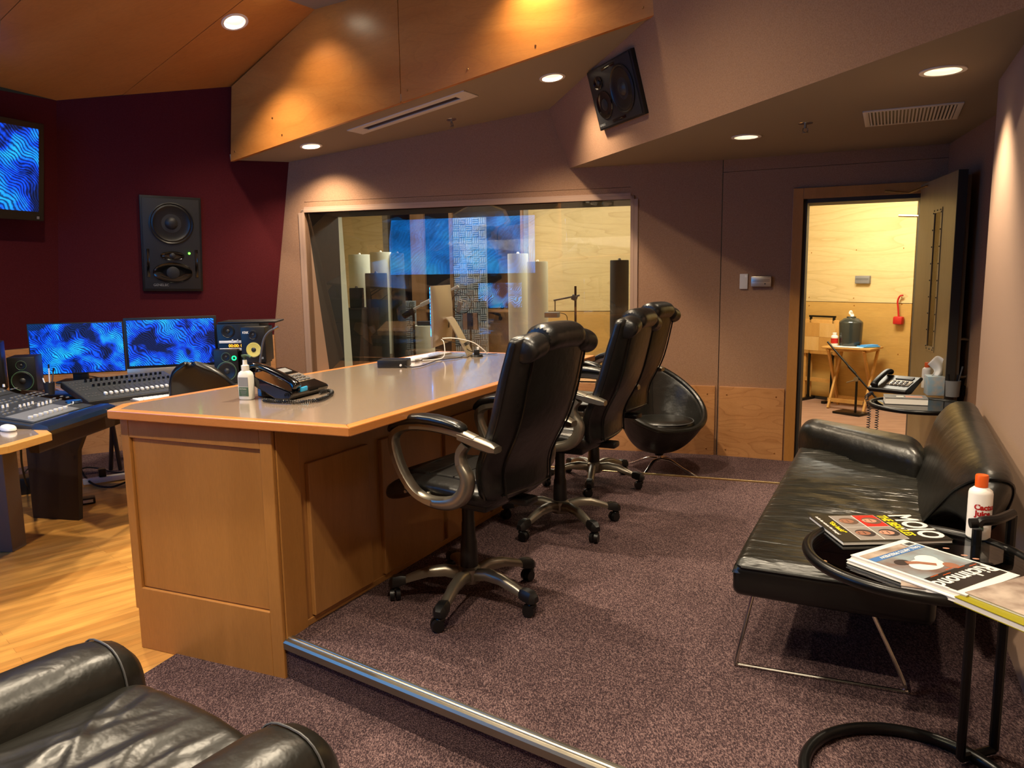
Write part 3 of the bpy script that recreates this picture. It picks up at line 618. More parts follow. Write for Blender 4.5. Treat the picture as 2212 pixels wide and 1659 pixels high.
# ================================================================== EXECUTIVE CHAIRS
def sring(cx, cy, cz, w, d, n=28, e=3.0, ty=0.0):
    out = []
    for k in range(n):
        a = 2 * pi * k / n; c, s_ = cos(a), sin(a)
        x = (abs(c) ** (2 / e)) * (1 if c >= 0 else -1) * w / 2; y = (abs(s_) ** (2 / e)) * (1 if s_ >= 0 else -1) * d / 2
        out.append(V((cx + x, cy + y, cz + y * ty)))
    return out
def exec_chair(label, loc, rz, base_rot=0.0):
    t = thing('executive_chair', label, 'office chair', loc, rz, 'executive chairs along the producer desk')
    # five star base
    B().lathe([(.0, .075), (.045, .075), (.052, .10), (.048, .135), (.036, .145), (0, .145)]).obj('base_hub', 'chair_metal', t)
    for k in range(5):
        a = base_rot + 2 * pi * k / 5; R = Mx.Rotation(a, 4, 'Z'); rg = []
        pts = [(.03, .112, .052, .05), (.10, .128, .05, .044), (.17, .122, .046, .038), (.24, .10, .042, .032), (.285, .083, .038, .026), (.30, .078, .034, .022)]
        for r_, z_, w_, h_ in pts:
            rg.append([V((r_, yy * w_ / 2, z_ - h_ / 2 + zz * h_)) for yy, zz in ((-1, 0), (-1, .55), (-.6, .9), (0, 1), (.6, .9), (1, .55), (1, 0), (0, -.1))])
        leg = B().rings(rg, M=R).obj('leg', 'chair_metal', t, ang=50)
        cb = B().rings([[V((r_, yy * .026 * s_, z_ + zz * .028 * s_)) for yy, zz in ((-1, -.6), (-1, .3), (-.6, .85), (.6, .85), (1, .3), (1, -.6))] for r_, z_, s_ in ((.265, .084, .8), (.285, .083, 1), (.32, .076, 1.05), (.338, .07, .6))], M=R)
        cb.cyl(R @ V((.315, 0, .04)), R @ V((.315, 0, .085)), .008)
        ca = cb.obj('caster', 'black_plastic', leg)
        wb = B(); c0_ = V((.315, 0, .026)); ta = random.uniform(0, 6); tv = V((cos(ta), sin(ta), 0)); off = V((-tv.y, tv.x, 0)) * .012
        for sg in (-1, 1):
            c_ = R @ c0_ + off; wb.cyl(c_ + tv * (.004 * sg), c_ + tv * (.022 * sg), .0265, .023, 18)
        wb.sph(R @ V((.315, 0, .045)), .021, 12, (1, 1, .7))
        wb.obj('caster_wheel', 'black_plastic', leg)
    B().lathe([(0, .12), (.036, .12), (.038, .15), (.034, .25), (.030, .26), (.028, .33), (.026, .335), (.026, .44), (0, .44)]).obj('gas_column', 'black_plastic', t)
    mb = B().box((0, -.02, .45), (.22, .30, .055), bev=.01); mb.box((0, -.22, .47), (.08, .2, .03), bev=.008)
    mb.cyl((.09, .02, .44), (.27, .02, .435), .006); mb.cyl((.27, .02, .435), (.31, .02, .43), .011)
    mb.cyl((0, .11, .425), (0, .17, .39), .026); mb.obj('tilt_mechanism', 'black_plastic', t)
    # seat
    rg = []
    for i in range(15):
        q = i / 14; y = -.26 + .53 * q
        w = .50 - .03 * (abs(2 * q - 1) ** 4) - (.05 if i in (0, 14) else 0); zt = .555 + .012 * sin(q * pi) - (max(0, q - .72) ** 1.6) * .42; th = .095 - (.03 if i in (0, 14) else 0)
        ring = []
        for k in range(24):
            a = 2 * pi * k / 24; c, s_ = cos(a), sin(a)
            x = (abs(c) ** .55) * (1 if c >= 0 else -1) * w / 2; z = (abs(s_) ** .7) * (1 if s_ >= 0 else -1) * th / 2
            ring.append(V((x, y, zt - .05 + z + (abs(x) / .25) ** 3 * .014)))
        rg.append(ring)
    seat = B().rings(rg).obj('seat', 'leather_chair', t, sub=1, ang=80)
    pl = B().box((0, .0, .556), (.34, .40, .03), bev=.014, seg=3)
    for y in (-.06, .06, .16): pl.tube([(-.165, y, .570 - (max(0, y - .05)) * .1), (0, y, .573), (.165, y, .570 - (max(0, y - .05)) * .1)], .003, 6)
    pl.obj('seat_pad', 'leather_chair', seat, ang=60)
    # backrest
    def ax(z): return -.285 - .12 * (z - .42) - .16 * max(0, z - .62) ** 1.25 + .045 * math.exp(-((z - .62) / .13) ** 2)
    def wd(z):
        q = (z - .50) / .66; return .46 + .065 * sin(min(1, q * 1.35) * pi / 2) - .06 * max(0, q - .70) ** 1.4
    rg = []
    for i in range(22):
        z = .50 + .64 * i / 21; th = .085 + .03 * sin(i / 21 * pi); w = wd(z)
        if i == 0: w -= .05; th *= .6
        ring = []
        for k in range(32):
            a = 2 * pi * k / 32; c, s_ = cos(a), sin(a)
            x = (abs(c) ** .6) * (1 if c >= 0 else -1) * w / 2; y = (abs(s_) ** .75) * (1 if s_ >= 0 else -1) * th / 2
            y += (abs(x) / .27) ** 2 * .035            # wings come forward
            ring.append(V((x, ax(z) + y, z)))
        rg.append(ring)
    back = B().rings(rg).obj('backrest', 'leather_chair', t, sub=1, ang=80)
    pb = B()
    for sg in (-1, 1):
        pts = []
        for i in range(16):
            z = .52 + .59 * i / 15; x = sg * (wd(z) / 2 - .075); th = .085 + .03 * sin((z - .5) / .64 * pi)
            pts.append((x, ax(z) - th / 2 * .985 + (abs(x) / .27) ** 2 * .035 - .001, z))
        pb.tube(pts, .0045, 6)
        pts = []
        for i in range(16):
            z = .52 + .59 * i / 15; pts.append((sg * (wd(z) / 2 - .004), ax(z) + .037 - .02, z))
        pb.tube(pts, .004, 6)
    zb = .515; pb.tube([(x, ax(zb) - .035 + (abs(x) / .27) ** 2 * .035, zb + .012) for x in [-.17 + .034 * i for i in range(11)]], .0045, 6)
    pb.obj('piping', 'leather_smooth', back)
    # front cushions
    cb = B()
    for z0, z1 in ((.57, .68), (.68, .86), (.86, 1.02)):
        zc = (z0 + z1) / 2; cb.box((0, ax(zc) + .055, zc), (wd(zc) - .16, .05, z1 - z0 - .004), bev=.022, seg=3, rot=Mx.Rotation(.12 + .16 * (zc > .7), 3, 'X'))
    cb.obj('back_cushion', 'leather_chair', back, ang=60)
    # head roll: middle section and two lower shoulders
    def roll(x0, x1, dz, dy, r):
        rg = []
        N = 7
        for i in range(N):
            x = x0 + (x1 - x0) * i / (N - 1); s_ = (.80 if (abs(x) > .225) else .96 if i in (0, N - 1) else 1)
            drop = -(abs(x) / .25) ** 2.5 * .03
            rg.append([V((x, ax(1.10) + dy + cos(a) * .062 * s_ * r, 1.108 + dz + drop + sin(a) * .050 * s_ * r)) for a in [2 * pi * k / 20 for k in range(20)]])
        return rg
    hb = B().rings(roll(-.135, .135, .012, .0, 1.08)); hb.obj('head_pillow', 'leather_chair', t, sub=1, ang=80)
    for sg in (-1, 1):
        B().rings(roll(sg * .130, sg * .240, -.004, .0, .96)).obj('shoulder_roll', 'leather_chair', t, sub=1, ang=80)
    # arms: a metal loop with a padded rest
    for sg in (-1, 1):
        X = sg * .275
        loop = [(y_ - .065, .50 + (z_ - .42) * .88) for y_, z_ in [(-.19, .71), (-.10, .735), (.02, .745), (.13, .735), (.19, .705), (.205, .66), (.185, .59), (.15, .52), (.10, .455), (.04, .425), (-.03, .42), (-.10, .44), (-.145, .49), (-.155, .55), (-.13, .60), (-.125, .65), (-.15, .69)]]
        pts = cr([V((X + sg * .012 * sin((z - .42) / .33 * pi), y, z)) for y, z in loop[0:]], 5)
        rg = []; nP = len(pts)
        for i, p in enumerate(pts):
            d = (pts[min(i + 1, nP - 1)] - pts[max(i - 1, 0)]).normalized(); w = V((1, 0, 0)); n_ = d.cross(w).normalized(); q = i / nP
            th = .0165 + .010 * (q > .55) * sin(min(1, (q - .55) / .35) * pi if q > .55 else 0); wd_ = .024
            rg.append([p + w * wd_ * a + n_ * th * b for a, b in ((-1, -.6), (-.6, -1), (.6, -1), (1, -.6), (1, .6), (.6, 1), (-.6, 1), (-1, .6))])
        arm = B().rings(rg)
        # rear tongue to the backrest, and the lower bracket
        arm.rings([[V((X + a * .024, y, z + b * h)) for a, b in ((-1, -.6), (-.6, -1), (.6, -1), (1, -.6), (1, .6), (.6, 1), (-.6, 1), (-1, .6))] for y, z, h in ((-.185, .765, .015), (-.255, .75, .020), (-.325, .735, .019), (-.35, .732, .012))])
        arm.tube([(X - sg * .005, .09, .535), (X - sg * .006, .02, .508), (X - sg * .004, -.08, .495), (X, -.17, .508)], .015, 10, flat=.9)
        arm.cyl((X - sg * .07, .0, .52), (X, .0, .505), .012); arm.cyl((X - sg * .07, -.14, .53), (X, -.14, .51), .012)
        ao = arm.obj('armrest', 'chair_metal', t, ang=50)
        rg = []
        for y, z, h, w in ((-.21, .788, .010, .022), (-.185, .800, .019, .032), (-.065, .818, .022, .036), (.055, .811, .021, .036), (.135, .783, .019, .034), (.162, .75, .012, .024)):
            rg.append(sring(X, 0, 0, w * 2, h * 2, 16, 2.6)); rg[-1] = [V((p.x, y, z + p.y)) for p in rg[-1]]
        B().rings(rg).obj('arm_pad', 'leather_smooth', ao, sub=1, ang=80)
        for y, z in ((-.205, .625), (.07, .525)): B().cyl((X + sg * .022, y, z), (X + sg * .028, y, z), .008, .006, 10).obj('arm_screw', 'chair_metal', ao)
    return t
ch1 = exec_chair('nearest black leather executive chair, drawn up to the near half of the maple desk', (-.19, 3.08, HP), radians(56), radians(-20))
ch2 = dup(ch1, (.25, 4.01, HP), radians(64), 'middle black leather executive chair, between the nearest one and the one by the bucket chair')
ch3 = dup(ch1, (.52, 4.84, HP), radians(55), 'farthest black leather executive chair, its back in front of the bucket chair')

def turn_base(t, a):
    for o in t.children:
        if o.name.split('.')[0] == 'leg': o.rotation_euler = (0, 0, radians(a))
turn_base(ch2, 40); turn_base(ch3, 8)
# ================================================================== SOFA ON THE RISER (local x along the front, y towards the wall)
SO = V((.72, 2.44, HP)); srz = math.atan2(u.y, u.x)       # x runs away from the camera, y = left; wall is on -y
sofa = thing('leather_sofa', 'long black leather sofa with wrinkled seat on chrome sled legs along the pale wall', 'sofa', SO, srz)
def cush(x0, x1, y0, y1, z0, z1, r, m, name, par, seg=5, fz=None, nx=24, ny=12, sub=0):
    b = B(); t = bmesh.new(); bmesh.ops.create_cube(t, size=1); bmesh.ops.scale(t, vec=(x1 - x0, y1 - y0, z1 - z0), verts=t.verts)
    bmesh.ops.bevel(t, geom=list(t.edges), offset=r, segments=seg, affect='EDGES', profile=.5)
    b._merge(t, Mx.Translation(((x0 + x1) / 2, (y0 + y1) / 2, (z0 + z1) / 2)))
    if fz:
        for q in b.bm.verts: q.co = fz(q.co)
    return b.obj(name, m, par, ang=60, sub=sub)
SL, SD_ = 1.95, .60
def sofa_seat(p):
    q = p.copy()
    return q
seat_b = B()
t_ = bmesh.new(); bmesh.ops.create_grid(t_, x_segments=120, y_segments=34, size=.5)
def rr_(a, r, h):   # rounded drop at the border
    return 0 if a > r else -(r - sqrt(max(0, r * r - (r - a) ** 2))) * h
wr = [(random.uniform(.15, 1.75), random.uniform(.02, .05), random.uniform(.004, .012), random.uniform(-.3, .3), random.random()) for _ in range(46)]
for q in t_.verts:
    x = (q.co.x + .5) * SL; y = -(q.co.y + .5) * SD_
    e = min(x, SL - x); f = min(-y, 99)
    z = .40 + rr_(min(x, -y), .045, 1) + .02 * (1 - max(0, 1 - x / .28) ** 2)
    if .2 < x < 1.85:
        fade = min(1, (x - .2) / .2) * min(1, (-y - .015) / .1) 
        for (xc, w_, h_, tl, ph) in wr: z += fade * h_ * math.exp(-((x - xc - tl * y - .02 * sin(y * 11 + ph * 6)) / w_) ** 2) * (.5 + .5 * sin(-y * 5 + ph * 6)) * .75
        z += fade * .0035 * sin(x * 170 + 6 * sin(y * 5 + x * 3))
    q.co = V((x, y, z))
seat_b._merge(t_)
bmesh.ops.recalc_face_normals(seat_b.bm, faces=seat_b.bm.faces)
so_seat = seat_b.obj('seat', 'leather_wrinkled', sofa, ang=60)
B().box((SL / 2, -SD_ / 2 , .330), (SL, SD_, .115), bev=.03, seg=4).obj('seat_frame', 'leather_smooth', sofa, ang=60)
B().tube([(0.02, -.01, .378), (.0, -.03, .378), (.0, -SD_, .378)], .004, 6).obj('seat_piping', 'leather_smooth', sofa)
# far arm: upturned end of the seat
def armz(p):
    k = (p.x - 1.72) / .27; q = -p.y / .60; xa = 1.74 - .50 * q; xb = 1.97 - .36 * q
    return V((xa + (xb - xa) * k, p.y, p.z + (.015 if p.z > .45 else 0) * sin(min(1, q) * pi)))
cush(1.72, 1.99, -.60, -.0, .34, .55, .085, 'leather', 'arm', sofa, fz=armz, seg=6)
# back: leaning pad, profile swept along the length, rounded near end
def back_ring(x, s_):
    prof = [(-.54, .37), (-.575, .47), (-.605, .57), (-.635, .66), (-.685, .725), (-.745, .74), (-.79, .72), (-.808, .64), (-.805, .50), (-.78, .38)]
    P = cr([V((0, y, z)) for y, z in prof], 3)
    cy, cz = -.70, .50
    return [V((x - max(0, (1.2 - x) / .7) * (p.z - .37) * 1.95 * (1 if x < 1.2 else 0), cy + (p.y - cy) * s_, cz + (p.z - cz) * s_)) for p in P]
rg = []
for x, s_ in ((.66, .02), (.66, .55), (.665, .82), (.68, .93), (.72, .985), (.78, 1), (1.02, 1), (1.10, 1), (1.11, .993), (1.12, 1), (1.2, 1), (1.46, 1), (1.55, .985), (1.59, .93), (1.605, .8), (1.61, .5), (1.61, .02)):
    rg.append(back_ring(x, s_))
B().rings(rg).obj('back', 'leather', sofa, ang=70)
B().tube([V((p.x - .004, p.y, p.z)) for p in back_ring(.675, .92)], .005, 6).obj('back_piping', 'leather_smooth', sofa)
# chrome sled legs
def sled(x0, x1):
    # a flat bar that drops from the front, runs on the floor towards the wall and rises again
    y0, y1 = -.05, -.58
    pts = [(x0, y0, .28), (x0 - .02, y0 + .02, .05), (x0 - .025, y0 + .01, .012), (x0 - .02, y0 - .04, .005), (x0 - .02, y1 + .04, .005), (x0 - .025, y1 + .0, .012), (x0 - .02, y1 + .0, .05), (x0 + .0, y1 + .04, .28)]
    return B().tube(cr(pts, 5), .0065, 8).obj('sled_leg', 'chrome', sofa)
pa = [(.12, -.06, .28), (.06, -.015, .03), (.055, -.02, .010), (.06, -.06, .006), (.10, -.50, .006), (.105, -.53, .012), (.11, -.52, .05), (.16, -.40, .28)]
B().tube(cr(pa, 5), .0065, 8).obj('sled_leg', 'chrome', sofa)
pb_ = [(1.80, -.06, .28), (1.86, -.015, .03), (1.865, -.02, .010), (1.86, -.06, .006), (1.82, -.50, .006), (1.815, -.53, .012), (1.81, -.52, .05), (1.76, -.40, .28)]
B().tube(cr(pb_, 5), .0065, 8).obj('sled_leg', 'chrome', sofa)

# ================================================================== ARMCHAIR IN THE FOREGROUND
ax_ = V((.835, -.55, 0)); arm_rz = math.atan2(ax_.y, ax_.x)
fa_ = thing('leather_armchair', 'black leather armchair with rolled arms in the near left foreground', 'armchair', (-.815, 1.825, 0.008), arm_rz)
b_s = B(); t_ = bmesh.new(); bmesh.ops.create_grid(t_, x_segments=60, y_segments=70, size=.5)
wr2 = [(random.uniform(-.2, .2), random.uniform(-.6, -.05), random.uniform(.012, .03), random.uniform(.004, .010), random.uniform(-.5, .9)) for _ in range(26)]
for q in t_.verts:
    x = q.co.x * .54; y = -.70 + (q.co.y + .5) * .72
    z = .405 + rr_(min(.02 - y, 9), .07, 1.2) + .035 * (1 - (x / .27) ** 2)
    for xc, yc, w_, h_, an in wr2:
        dx, dy = x - xc, y - yc; a_ = dx * cos(an) + dy * sin(an); b2_ = -dx * sin(an) + dy * cos(an)
        z += h_ * math.exp(-(a_ / w_) ** 2 - (b2_ / .13) ** 2)
    q.co = V((x, y, z))
b_s._merge(t_); b_s.obj('seat', 'leather', fa_, ang=70)
cush(-.27, .27, -.72, .015, .22, .40, .04, 'leather_smooth', 'seat_base', fa_)
def armf(sg):
    rg = []
    for y, s_ in ((.06, .02), (.058, .38), (.045, .64), (.018, .84), (-.03, .95), (-.09, 1), (-.3, 1), (-.68, 1), (-.74, .9), (-.76, .5), (-.76, .02)):
        ring = []
        for k in range(32):
            a = 2 * pi * k / 32; c, s2 = cos(a), sin(a)
            ring.append(V((sg * .385 + (abs(c) ** .75) * (1 if c >= 0 else -1) * .125 * s_, y, .335 + (abs(s2) ** .7) * (1 if s2 >= 0 else -1) * .17 * s_)))
        rg.append(ring)
    o = B().rings(rg).obj('arm', 'leather', fa_, ang=80)
    ring = []
    for k in range(33):
        a = 2 * pi * k / 32; c, s2 = cos(a), sin(a)
        ring.append(V((sg * .385 + (abs(c) ** .75) * (1 if c >= 0 else -1) * .121, -.028, .335 + (abs(s2) ** .7) * (1 if s2 >= 0 else -1) * .165)))
    B().tube(ring, .003, 6).obj('piping', 'mid_grey', o)
armf(-1); armf(1)
cush(-.50, .50, -1.0, -.70, .20, .80, .09, 'leather', 'back', fa_)
B().tube(cr([(-.40, -.02, .2), (-.43, .0, .02), (-.40, -.02, .006), (.40, -.02, .006), (.43, 0, .02), (.40, -.02, .2)], 5), .0065, 8).obj('sled_leg', 'chrome', fa_)
B().tube(cr([(-.40, -.72, .2), (-.43, -.74, .02), (-.40, -.72, .006), (.40, -.72, .006), (.43, -.74, .02), (.40, -.72, .2)], 5), .0065, 8).obj('sled_leg', 'chrome', fa_)

# ================================================================== BUCKET CHAIR
bc = thing('bucket_chair', 'low black leather bucket swivel chair on a chrome cross base beside the maple wainscot', 'armchair', (1.10, 5.66, 0.008), radians(205))
def shell(th, q, off=0.0):
    # th: angle (pi/2 = front +y), q: 0 at the bottom, 1 at the rim
    back_f = (1 - sin(th)) / 2                     # 1 at the back, 0 in front
    R_ = .29 + .05 * abs(cos(th)) + .02 * back_f
    rim = .36 + .44 * (back_f ** 1.25)
    r = .04 + (R_ - .04) * q ** .72
    z0 = .17; 
    z = z0 + (rim - z0) * q ** (1.35 + .8 * back_f)
    r2 = r + off; return V((r2 * cos(th), r2 * sin(th) * .96 - .02 * back_f, z))
N_ = 56
outer = B().grid(lambda a, b: shell(a * 2 * pi, b, .0), N_, 18, cu=True).obj('shell', 'leather', bc, solid=.035, ang=80, sub=1)
B().tube([shell(2 * pi * k / 60, 1.0) for k in range(60)], .022, 10, closed=True).obj('rim_roll', 'leather', bc)
sm_ = B()
for th in (radians(245), radians(295)):
    sm_.tube([shell(th, .5 + .5 * i / 12) * 1.0 + V((-cos(th) * .019, -sin(th) * .019, 0)) for i in range(13)], .003, 6)
sm_.obj('back_seam', 'leather_smooth', bc)
cu_ = []
for s_, z in ((.02, .335), (.9, .335), (1, .35), (1, .385), (.94, .41), (.6, .422), (.02, .425)):
    cu_.append([V((.225 * s_ * cos(a), .05 + .225 * s_ * sin(a), z)) for a in [2 * pi * k / 36 for k in range(36)]])
cu_o = B().rings(cu_).obj('seat_cushion', 'leather', bc, ang=60)
B().tube([V((.219 * cos(a), .05 + .219 * sin(a), .405)) for a in [2 * pi * k / 40 for k in range(40)]], .004, 6, closed=True).obj('piping', 'mid_grey', cu_o)
B().lathe([(0, .13), (.03, .13), (.045, .16), (.07, .20), (.05, .22), (.0, .22)]).obj('underside_cone', 'leather_smooth', bc)
B().cyl((0, 0, .08), (0, 0, .16), .016).obj('post', 'chrome', bc)
for k in range(4):
    R = Mx.Rotation(radians(28) + k * pi / 2, 4, 'Z'); P = cr([(0.01, 0, .10), (.10, 0, .095), (.20, 0, .05), (.31, 0, .008)], 5); n = len(P); rg = []
    for i, p in enumerate(P):
        w_ = .016 - .009 * i / n; h_ = .011 - .006 * i / n; rg.append([V((p.x, p.y + a * w_, p.z + b * h_)) for a, b in ((-1, -.5), (-.5, -1), (.5, -1), (1, -.5), (1, .5), (.5, 1), (-.5, 1), (-1, .5))])
    B().rings(rg, M=R).obj('leg', 'chrome', bc)
# ================================================================== SPEAKERS
def driver(par, c, n, r, upv, m_cone='black_plastic', m_ring='black_plastic', dome='dark_grey', nm='driver', depth=.25):
    """speaker cone: surround ring, cone dish, dust cap. c,n in the parent's frame"""
    n = V(n).normalized(); Mt = frame(c, n.cross(V(upv)).normalized(), V(upv)); 
    if Mt.col[2].to_3d().dot(n) < 0: Mt = frame(c, -n.cross(V(upv)).normalized(), V(upv))
    o = B().lathe([(r * 1.0, 0), (r * 1.02, r * .05), (r * .97, r * .07), (r * .92, r * .03)], M=Mt, seg=32, cap=False).obj(nm + '_ring', m_ring, par)
    o2 = B().lathe([(r * .93, r * .03), (r * .85, r * .06), (r * .76, .002), (r * .30, -r * depth * .0 - .001), (r * .29, .0), (0, .0005)], M=Mt, seg=32, cap=False).obj(nm + '_cone', m_cone, par)
    B().lathe([(r * .30, .001), (r * .22, r * .10), (r * .1, r * .14), (0, r * .15)], M=Mt, seg=20, cap=False).obj('dust_cap', dome, o2)
    return o2
def flush_speaker(name, label, q, n, horn, led=False):
    """q: four corners in the wall plane (tl, tr, br, bl) of the picture; n towards the room"""
    q = [V(p) for p in q]; c = sum(q, V((0, 0, 0))) / 4
    X = ((q[1] - q[0]) + (q[2] - q[3])).normalized(); Y = ((q[0] - q[3]) + (q[1] - q[2])).normalized()
    w = ((q[1] - q[0]).length + (q[2] - q[3]).length) / 2; h = ((q[0] - q[3]).length + (q[1] - q[2]).length) / 2
    m = frame(c, X, Y)
    if m.col[2].to_3d().dot(V(n)) < 0: raise Exception('flip ' + name)
    t = thing(name, label, 'speaker', c, rot=m.to_euler())
    B().box((0, 0, .006), (w, h, .05), bev=.004).obj('cabinet', 'black_plastic', t)
    B().box((0, 0, .033), (w * .93, h * .95, .006), bev=.002).obj('front_plate', 'dark_grey', t)
    return t, w, h
nP1f = nP1
t, w, h = flush_speaker('main_monitor_speaker', 'large black studio speaker set flush in the maroon wall, green light on', [PL(300, 420, M, nP1), PL(432, 428, M, nP1), PL(438, 628, M, nP1), PL(308, 628, M, nP1)], nP1, 0)
driver(t, (0, h * .22, .036), (0, 0, 1), w * .36, (0, 1, 0), nm='woofer')
def hornf(par, c, w_, h_, r):
    b = B(); rg = []
    for s_, z in ((1, .004), (.97, .008), (.8, .003), (.45, -.001 + .003), (.3, .002)):
        rg.append([V((c[0] + w_ * s_ * cos(a) * .5, c[1] + h_ * s_ * sin(a) * .5, c[2] + z)) for a in [2 * pi * k / 32 for k in range(32)]])
    o = b.rings(rg, cap=False).obj('waveguide', 'black_gloss', par)
    B().lathe([(r, .002), (r * .95, .006), (r * .6, .012), (0, .014)], c=c, seg=20).obj('dome', 'dark_grey', o); return o
hornf(t, (0, -h * .30, .036), w * .66, h * .22, w * .11)
hornf(t, (0, -h * .12, .036), w * .40, h * .10, w * .05)
for sg in (-1, 1): B().box((sg * w * .40, -h * .2, .037), (w * .05, h * .30, .004), bev=.002).obj('port', 'black_gloss', t)
B().sph((w * .28, -h * .09, .04), .010).obj('led', 'led_green', t)
text('maker_plate', 'GENELEC', 'logo_grey', t, .03, Mx.Translation((-w * .33, -h * .445, .038)))
qc = [(1275, 155), (1370, 103), (1402, 243), (1305, 282)]
t, w, h = flush_speaker('surround_speaker', 'black speaker set flush in the tilted soffit face over the bucket chair', [PL(*p, b0, nC) for p in qc], nC, 0)
driver(t, (w * .20, 0, .036), (0, 0, 1), h * .38, (0, 1, 0), nm='woofer')
hornf(t, (-w * .24, -h * .12, .036), w * .34, h * .46, h * .10)
hornf(t, (-w * .27, h * .25, .036), w * .2, h * .22, h * .05)
B().box((0, -h * .42, .037), (w * .3, h * .05, .004), bev=.002).obj('port', 'black_gloss', t)
B().box((0, h * .42, .037), (w * .3, h * .05, .004), bev=.002).obj('port', 'black_gloss', t)
text('maker_plate', 'GENELEC', 'logo_grey', t, .022, Mx.Translation((-w * .46, -h * .44, .038)))

def monitor_speaker(label, loc, rz, w, d, h, cone='black_plastic', ring='black_plastic', wr=.36, two=True, body='black_plastic', group=None, cat='speaker'):
    t = thing('desk_speaker', label, cat, loc, rz, group)          # local -y is the front
    B().box((0, d / 2, h / 2), (w, d, h), bev=.006).obj('cabinet', body, t)
    driver(t, (0, -.001, h * .36), (0, -1, 0), w * wr, (0, 0, 1), m_cone=cone, m_ring=ring, nm='woofer')
    if two: driver(t, (0, -.001, h * .78), (0, -1, 0), w * .19, (0, 0, 1), m_ring=ring, nm='tweeter')
    return t
# ================================================================== CONSOLE CORNER
# mixing console
mxA, mxB, mxC = V((-2.25, 3.65, .775)), V((-2.27, 4.29, .79)), V((-2.86, 4.72, .80))
FLm, FRm = G(102, 924, .79), G(240, 876, .80)
BRm, BLm = G(106, 858, .84), G(25, 837, .90)
con = thing('mixing_console', 'grey mixing console with padded blue front edge on dark panel legs', 'mixing console', (-2.8, 4.4, 0))
lx = (FRm - FLm).normalized(); dpt = (BRm - FRm); dpt.z = 0
L_ = 1.9; a0 = FRm - lx * 1.9 ; a0 = FLm - (FRm - FLm).normalized() * 0
dn = dpt.normalized(); dl = 1.02
# body: extruded cross-section from the right end FL..FR ; the operator edge runs FL->FR
e1 = FLm; e2 = FRm
back = dn
def cp_(base, s_, z): return V((base.x, base.y, 0)) + back * s_ + Z * z
prof = [(0, .745), (0, .785), (.09, .80), (.62, .86), (.98, .965), (1.02, .96), (1.02, .85), (.7, .76)]
B().rings([[cp_(e1, s_, z) for s_, z in prof], [cp_(e2, s_, z) for s_, z in prof]]).obj('body', 'dark_grey', con, world=True, smooth=False, bev=.006)
pp = [(0, .752), (-.02, .775), (-.01, .797), (.03, .808), (.085, .806), (.088, .79), (.05, .76)]
B().rings([[cp_(e1 - lx * .01, s_, z) for s_, z in pp], [cp_(e2 + lx * .02, s_, z) for s_, z in pp]]).obj('arm_rest', 'console_arm', con, world=True, ang=50)
ff = B().rings([[cp_(e1 + lx * .03, s_, z) for s_, z in ((.10, .806), (.10, .802), (.61, .860), (.61, .864))], [cp_(e2 - lx * .03, s_, z) for s_, z in ((.10, .806), (.10, .802), (.61, .860), (.61, .864))]]).obj('fader_panel', 'console_face', con, world=True, smooth=False)
B().rings([[cp_(e1 + lx * .03, s_, z) for s_, z in ((.63, .866), (.63, .862), (.96, .960), (.96, .964))], [cp_(e2 - lx * .03, s_, z) for s_, z in ((.63, .866), (.63, .862), (.96, .960), (.96, .964))]]).obj('channel_panel', 'console_face', con, world=True, smooth=False)
B().rings([[cp_(e1 + lx * .05, s_, z) for s_, z in ((.11, .8082), (.11, .805), (.28, .8262), (.28, .8282))], [cp_(e1 + lx * .44, s_, z) for s_, z in ((.11, .8082), (.11, .805), (.28, .8262), (.28, .8282))]]).obj('light_panel', 'console_light', con, world=True, smooth=False)
def onp(x_, s_):
    z = .806 + (s_ - .10) / .51 * .058 if s_ < .62 else .866 + (s_ - .63) / .33 * .098
    return cp_(e1 + lx * x_, s_, z)
for k in range(8):
    p = onp(.09 + k * .042, .16); B().box(p + Z * .008, (.014, .022, .016), rz=math.atan2(lx.y, lx.x), bev=.003).obj('fader_knob', 'white_matte', con, world=True)
def knob(p, m='white_plastic', r=.007, h=.016): return B().cyl(p, p + Z * h, r, r * .8, 12).obj('knob', m, con, world=True)
for xx, s_ in [(.14 + .035 * i, .42) for i in range(4)] + [(.27 + .035 * i, .36) for i in range(4)] + [(.36 + .035 * i, .31) for i in range(4)] + [(.18 + .035 * i, .70) for i in range(3)] + [(.40 + .035 * i, .75) for i in range(2)] + [(.60, .72)]:
    knob(onp(xx, s_))
B().lathe([(.0, .012), (.04, .012), (.045, .0), (0, 0)], c=onp(.55, .22)).obj('jog_wheel', 'console_arm', con, world=True)
bt = B()
for i in range(18):
    for s_ in (.32, .36, .46, .50, .54, .67, .80, .86, .90):
        if (i * 7 + int(s_ * 100)) % 4: bt.box(onp(.06 + i * .034, s_) + Z * .002, (.018, .009, .005), rz=math.atan2(lx.y, lx.x))
bo = bt.obj('button_rows', 'logo_grey', con, world=True, smooth=False); bo['kind'] = 'stuff'
text('display_digits', '0:03.0', 'white_plastic', con, .03, PM(con).inverted() @ frame(onp(.44, .20), lx, back), bold=.0008)
# legs of the console: two dark side panels
for bs, s0 in ((e2 + lx * .30, 0), (e1 + lx * .10, .45)):
    lp = [(.30, .76), (.90, .84), (.84, .45), (.84, .0), (.50, .0), (.46, .45)]
    B().rings([[cp_(bs, s_ + s0, z) for s_, z in lp], [cp_(bs + lx * .045, s_ + s0, z) for s_, z in lp]]).obj('leg', 'console_legs', con, world=True, smooth=False)
B().rings([[cp_(e1, s_, z) for s_, z in ((.06, .66), (.06, .745), (.12, .745), (.12, .66))], [cp_(e2 + lx * .3, s_, z) for s_, z in ((.06, .66), (.06, .745), (.12, .745), (.12, .66))]]).obj('front_beam', 'console_legs', con, world=True, smooth=False)
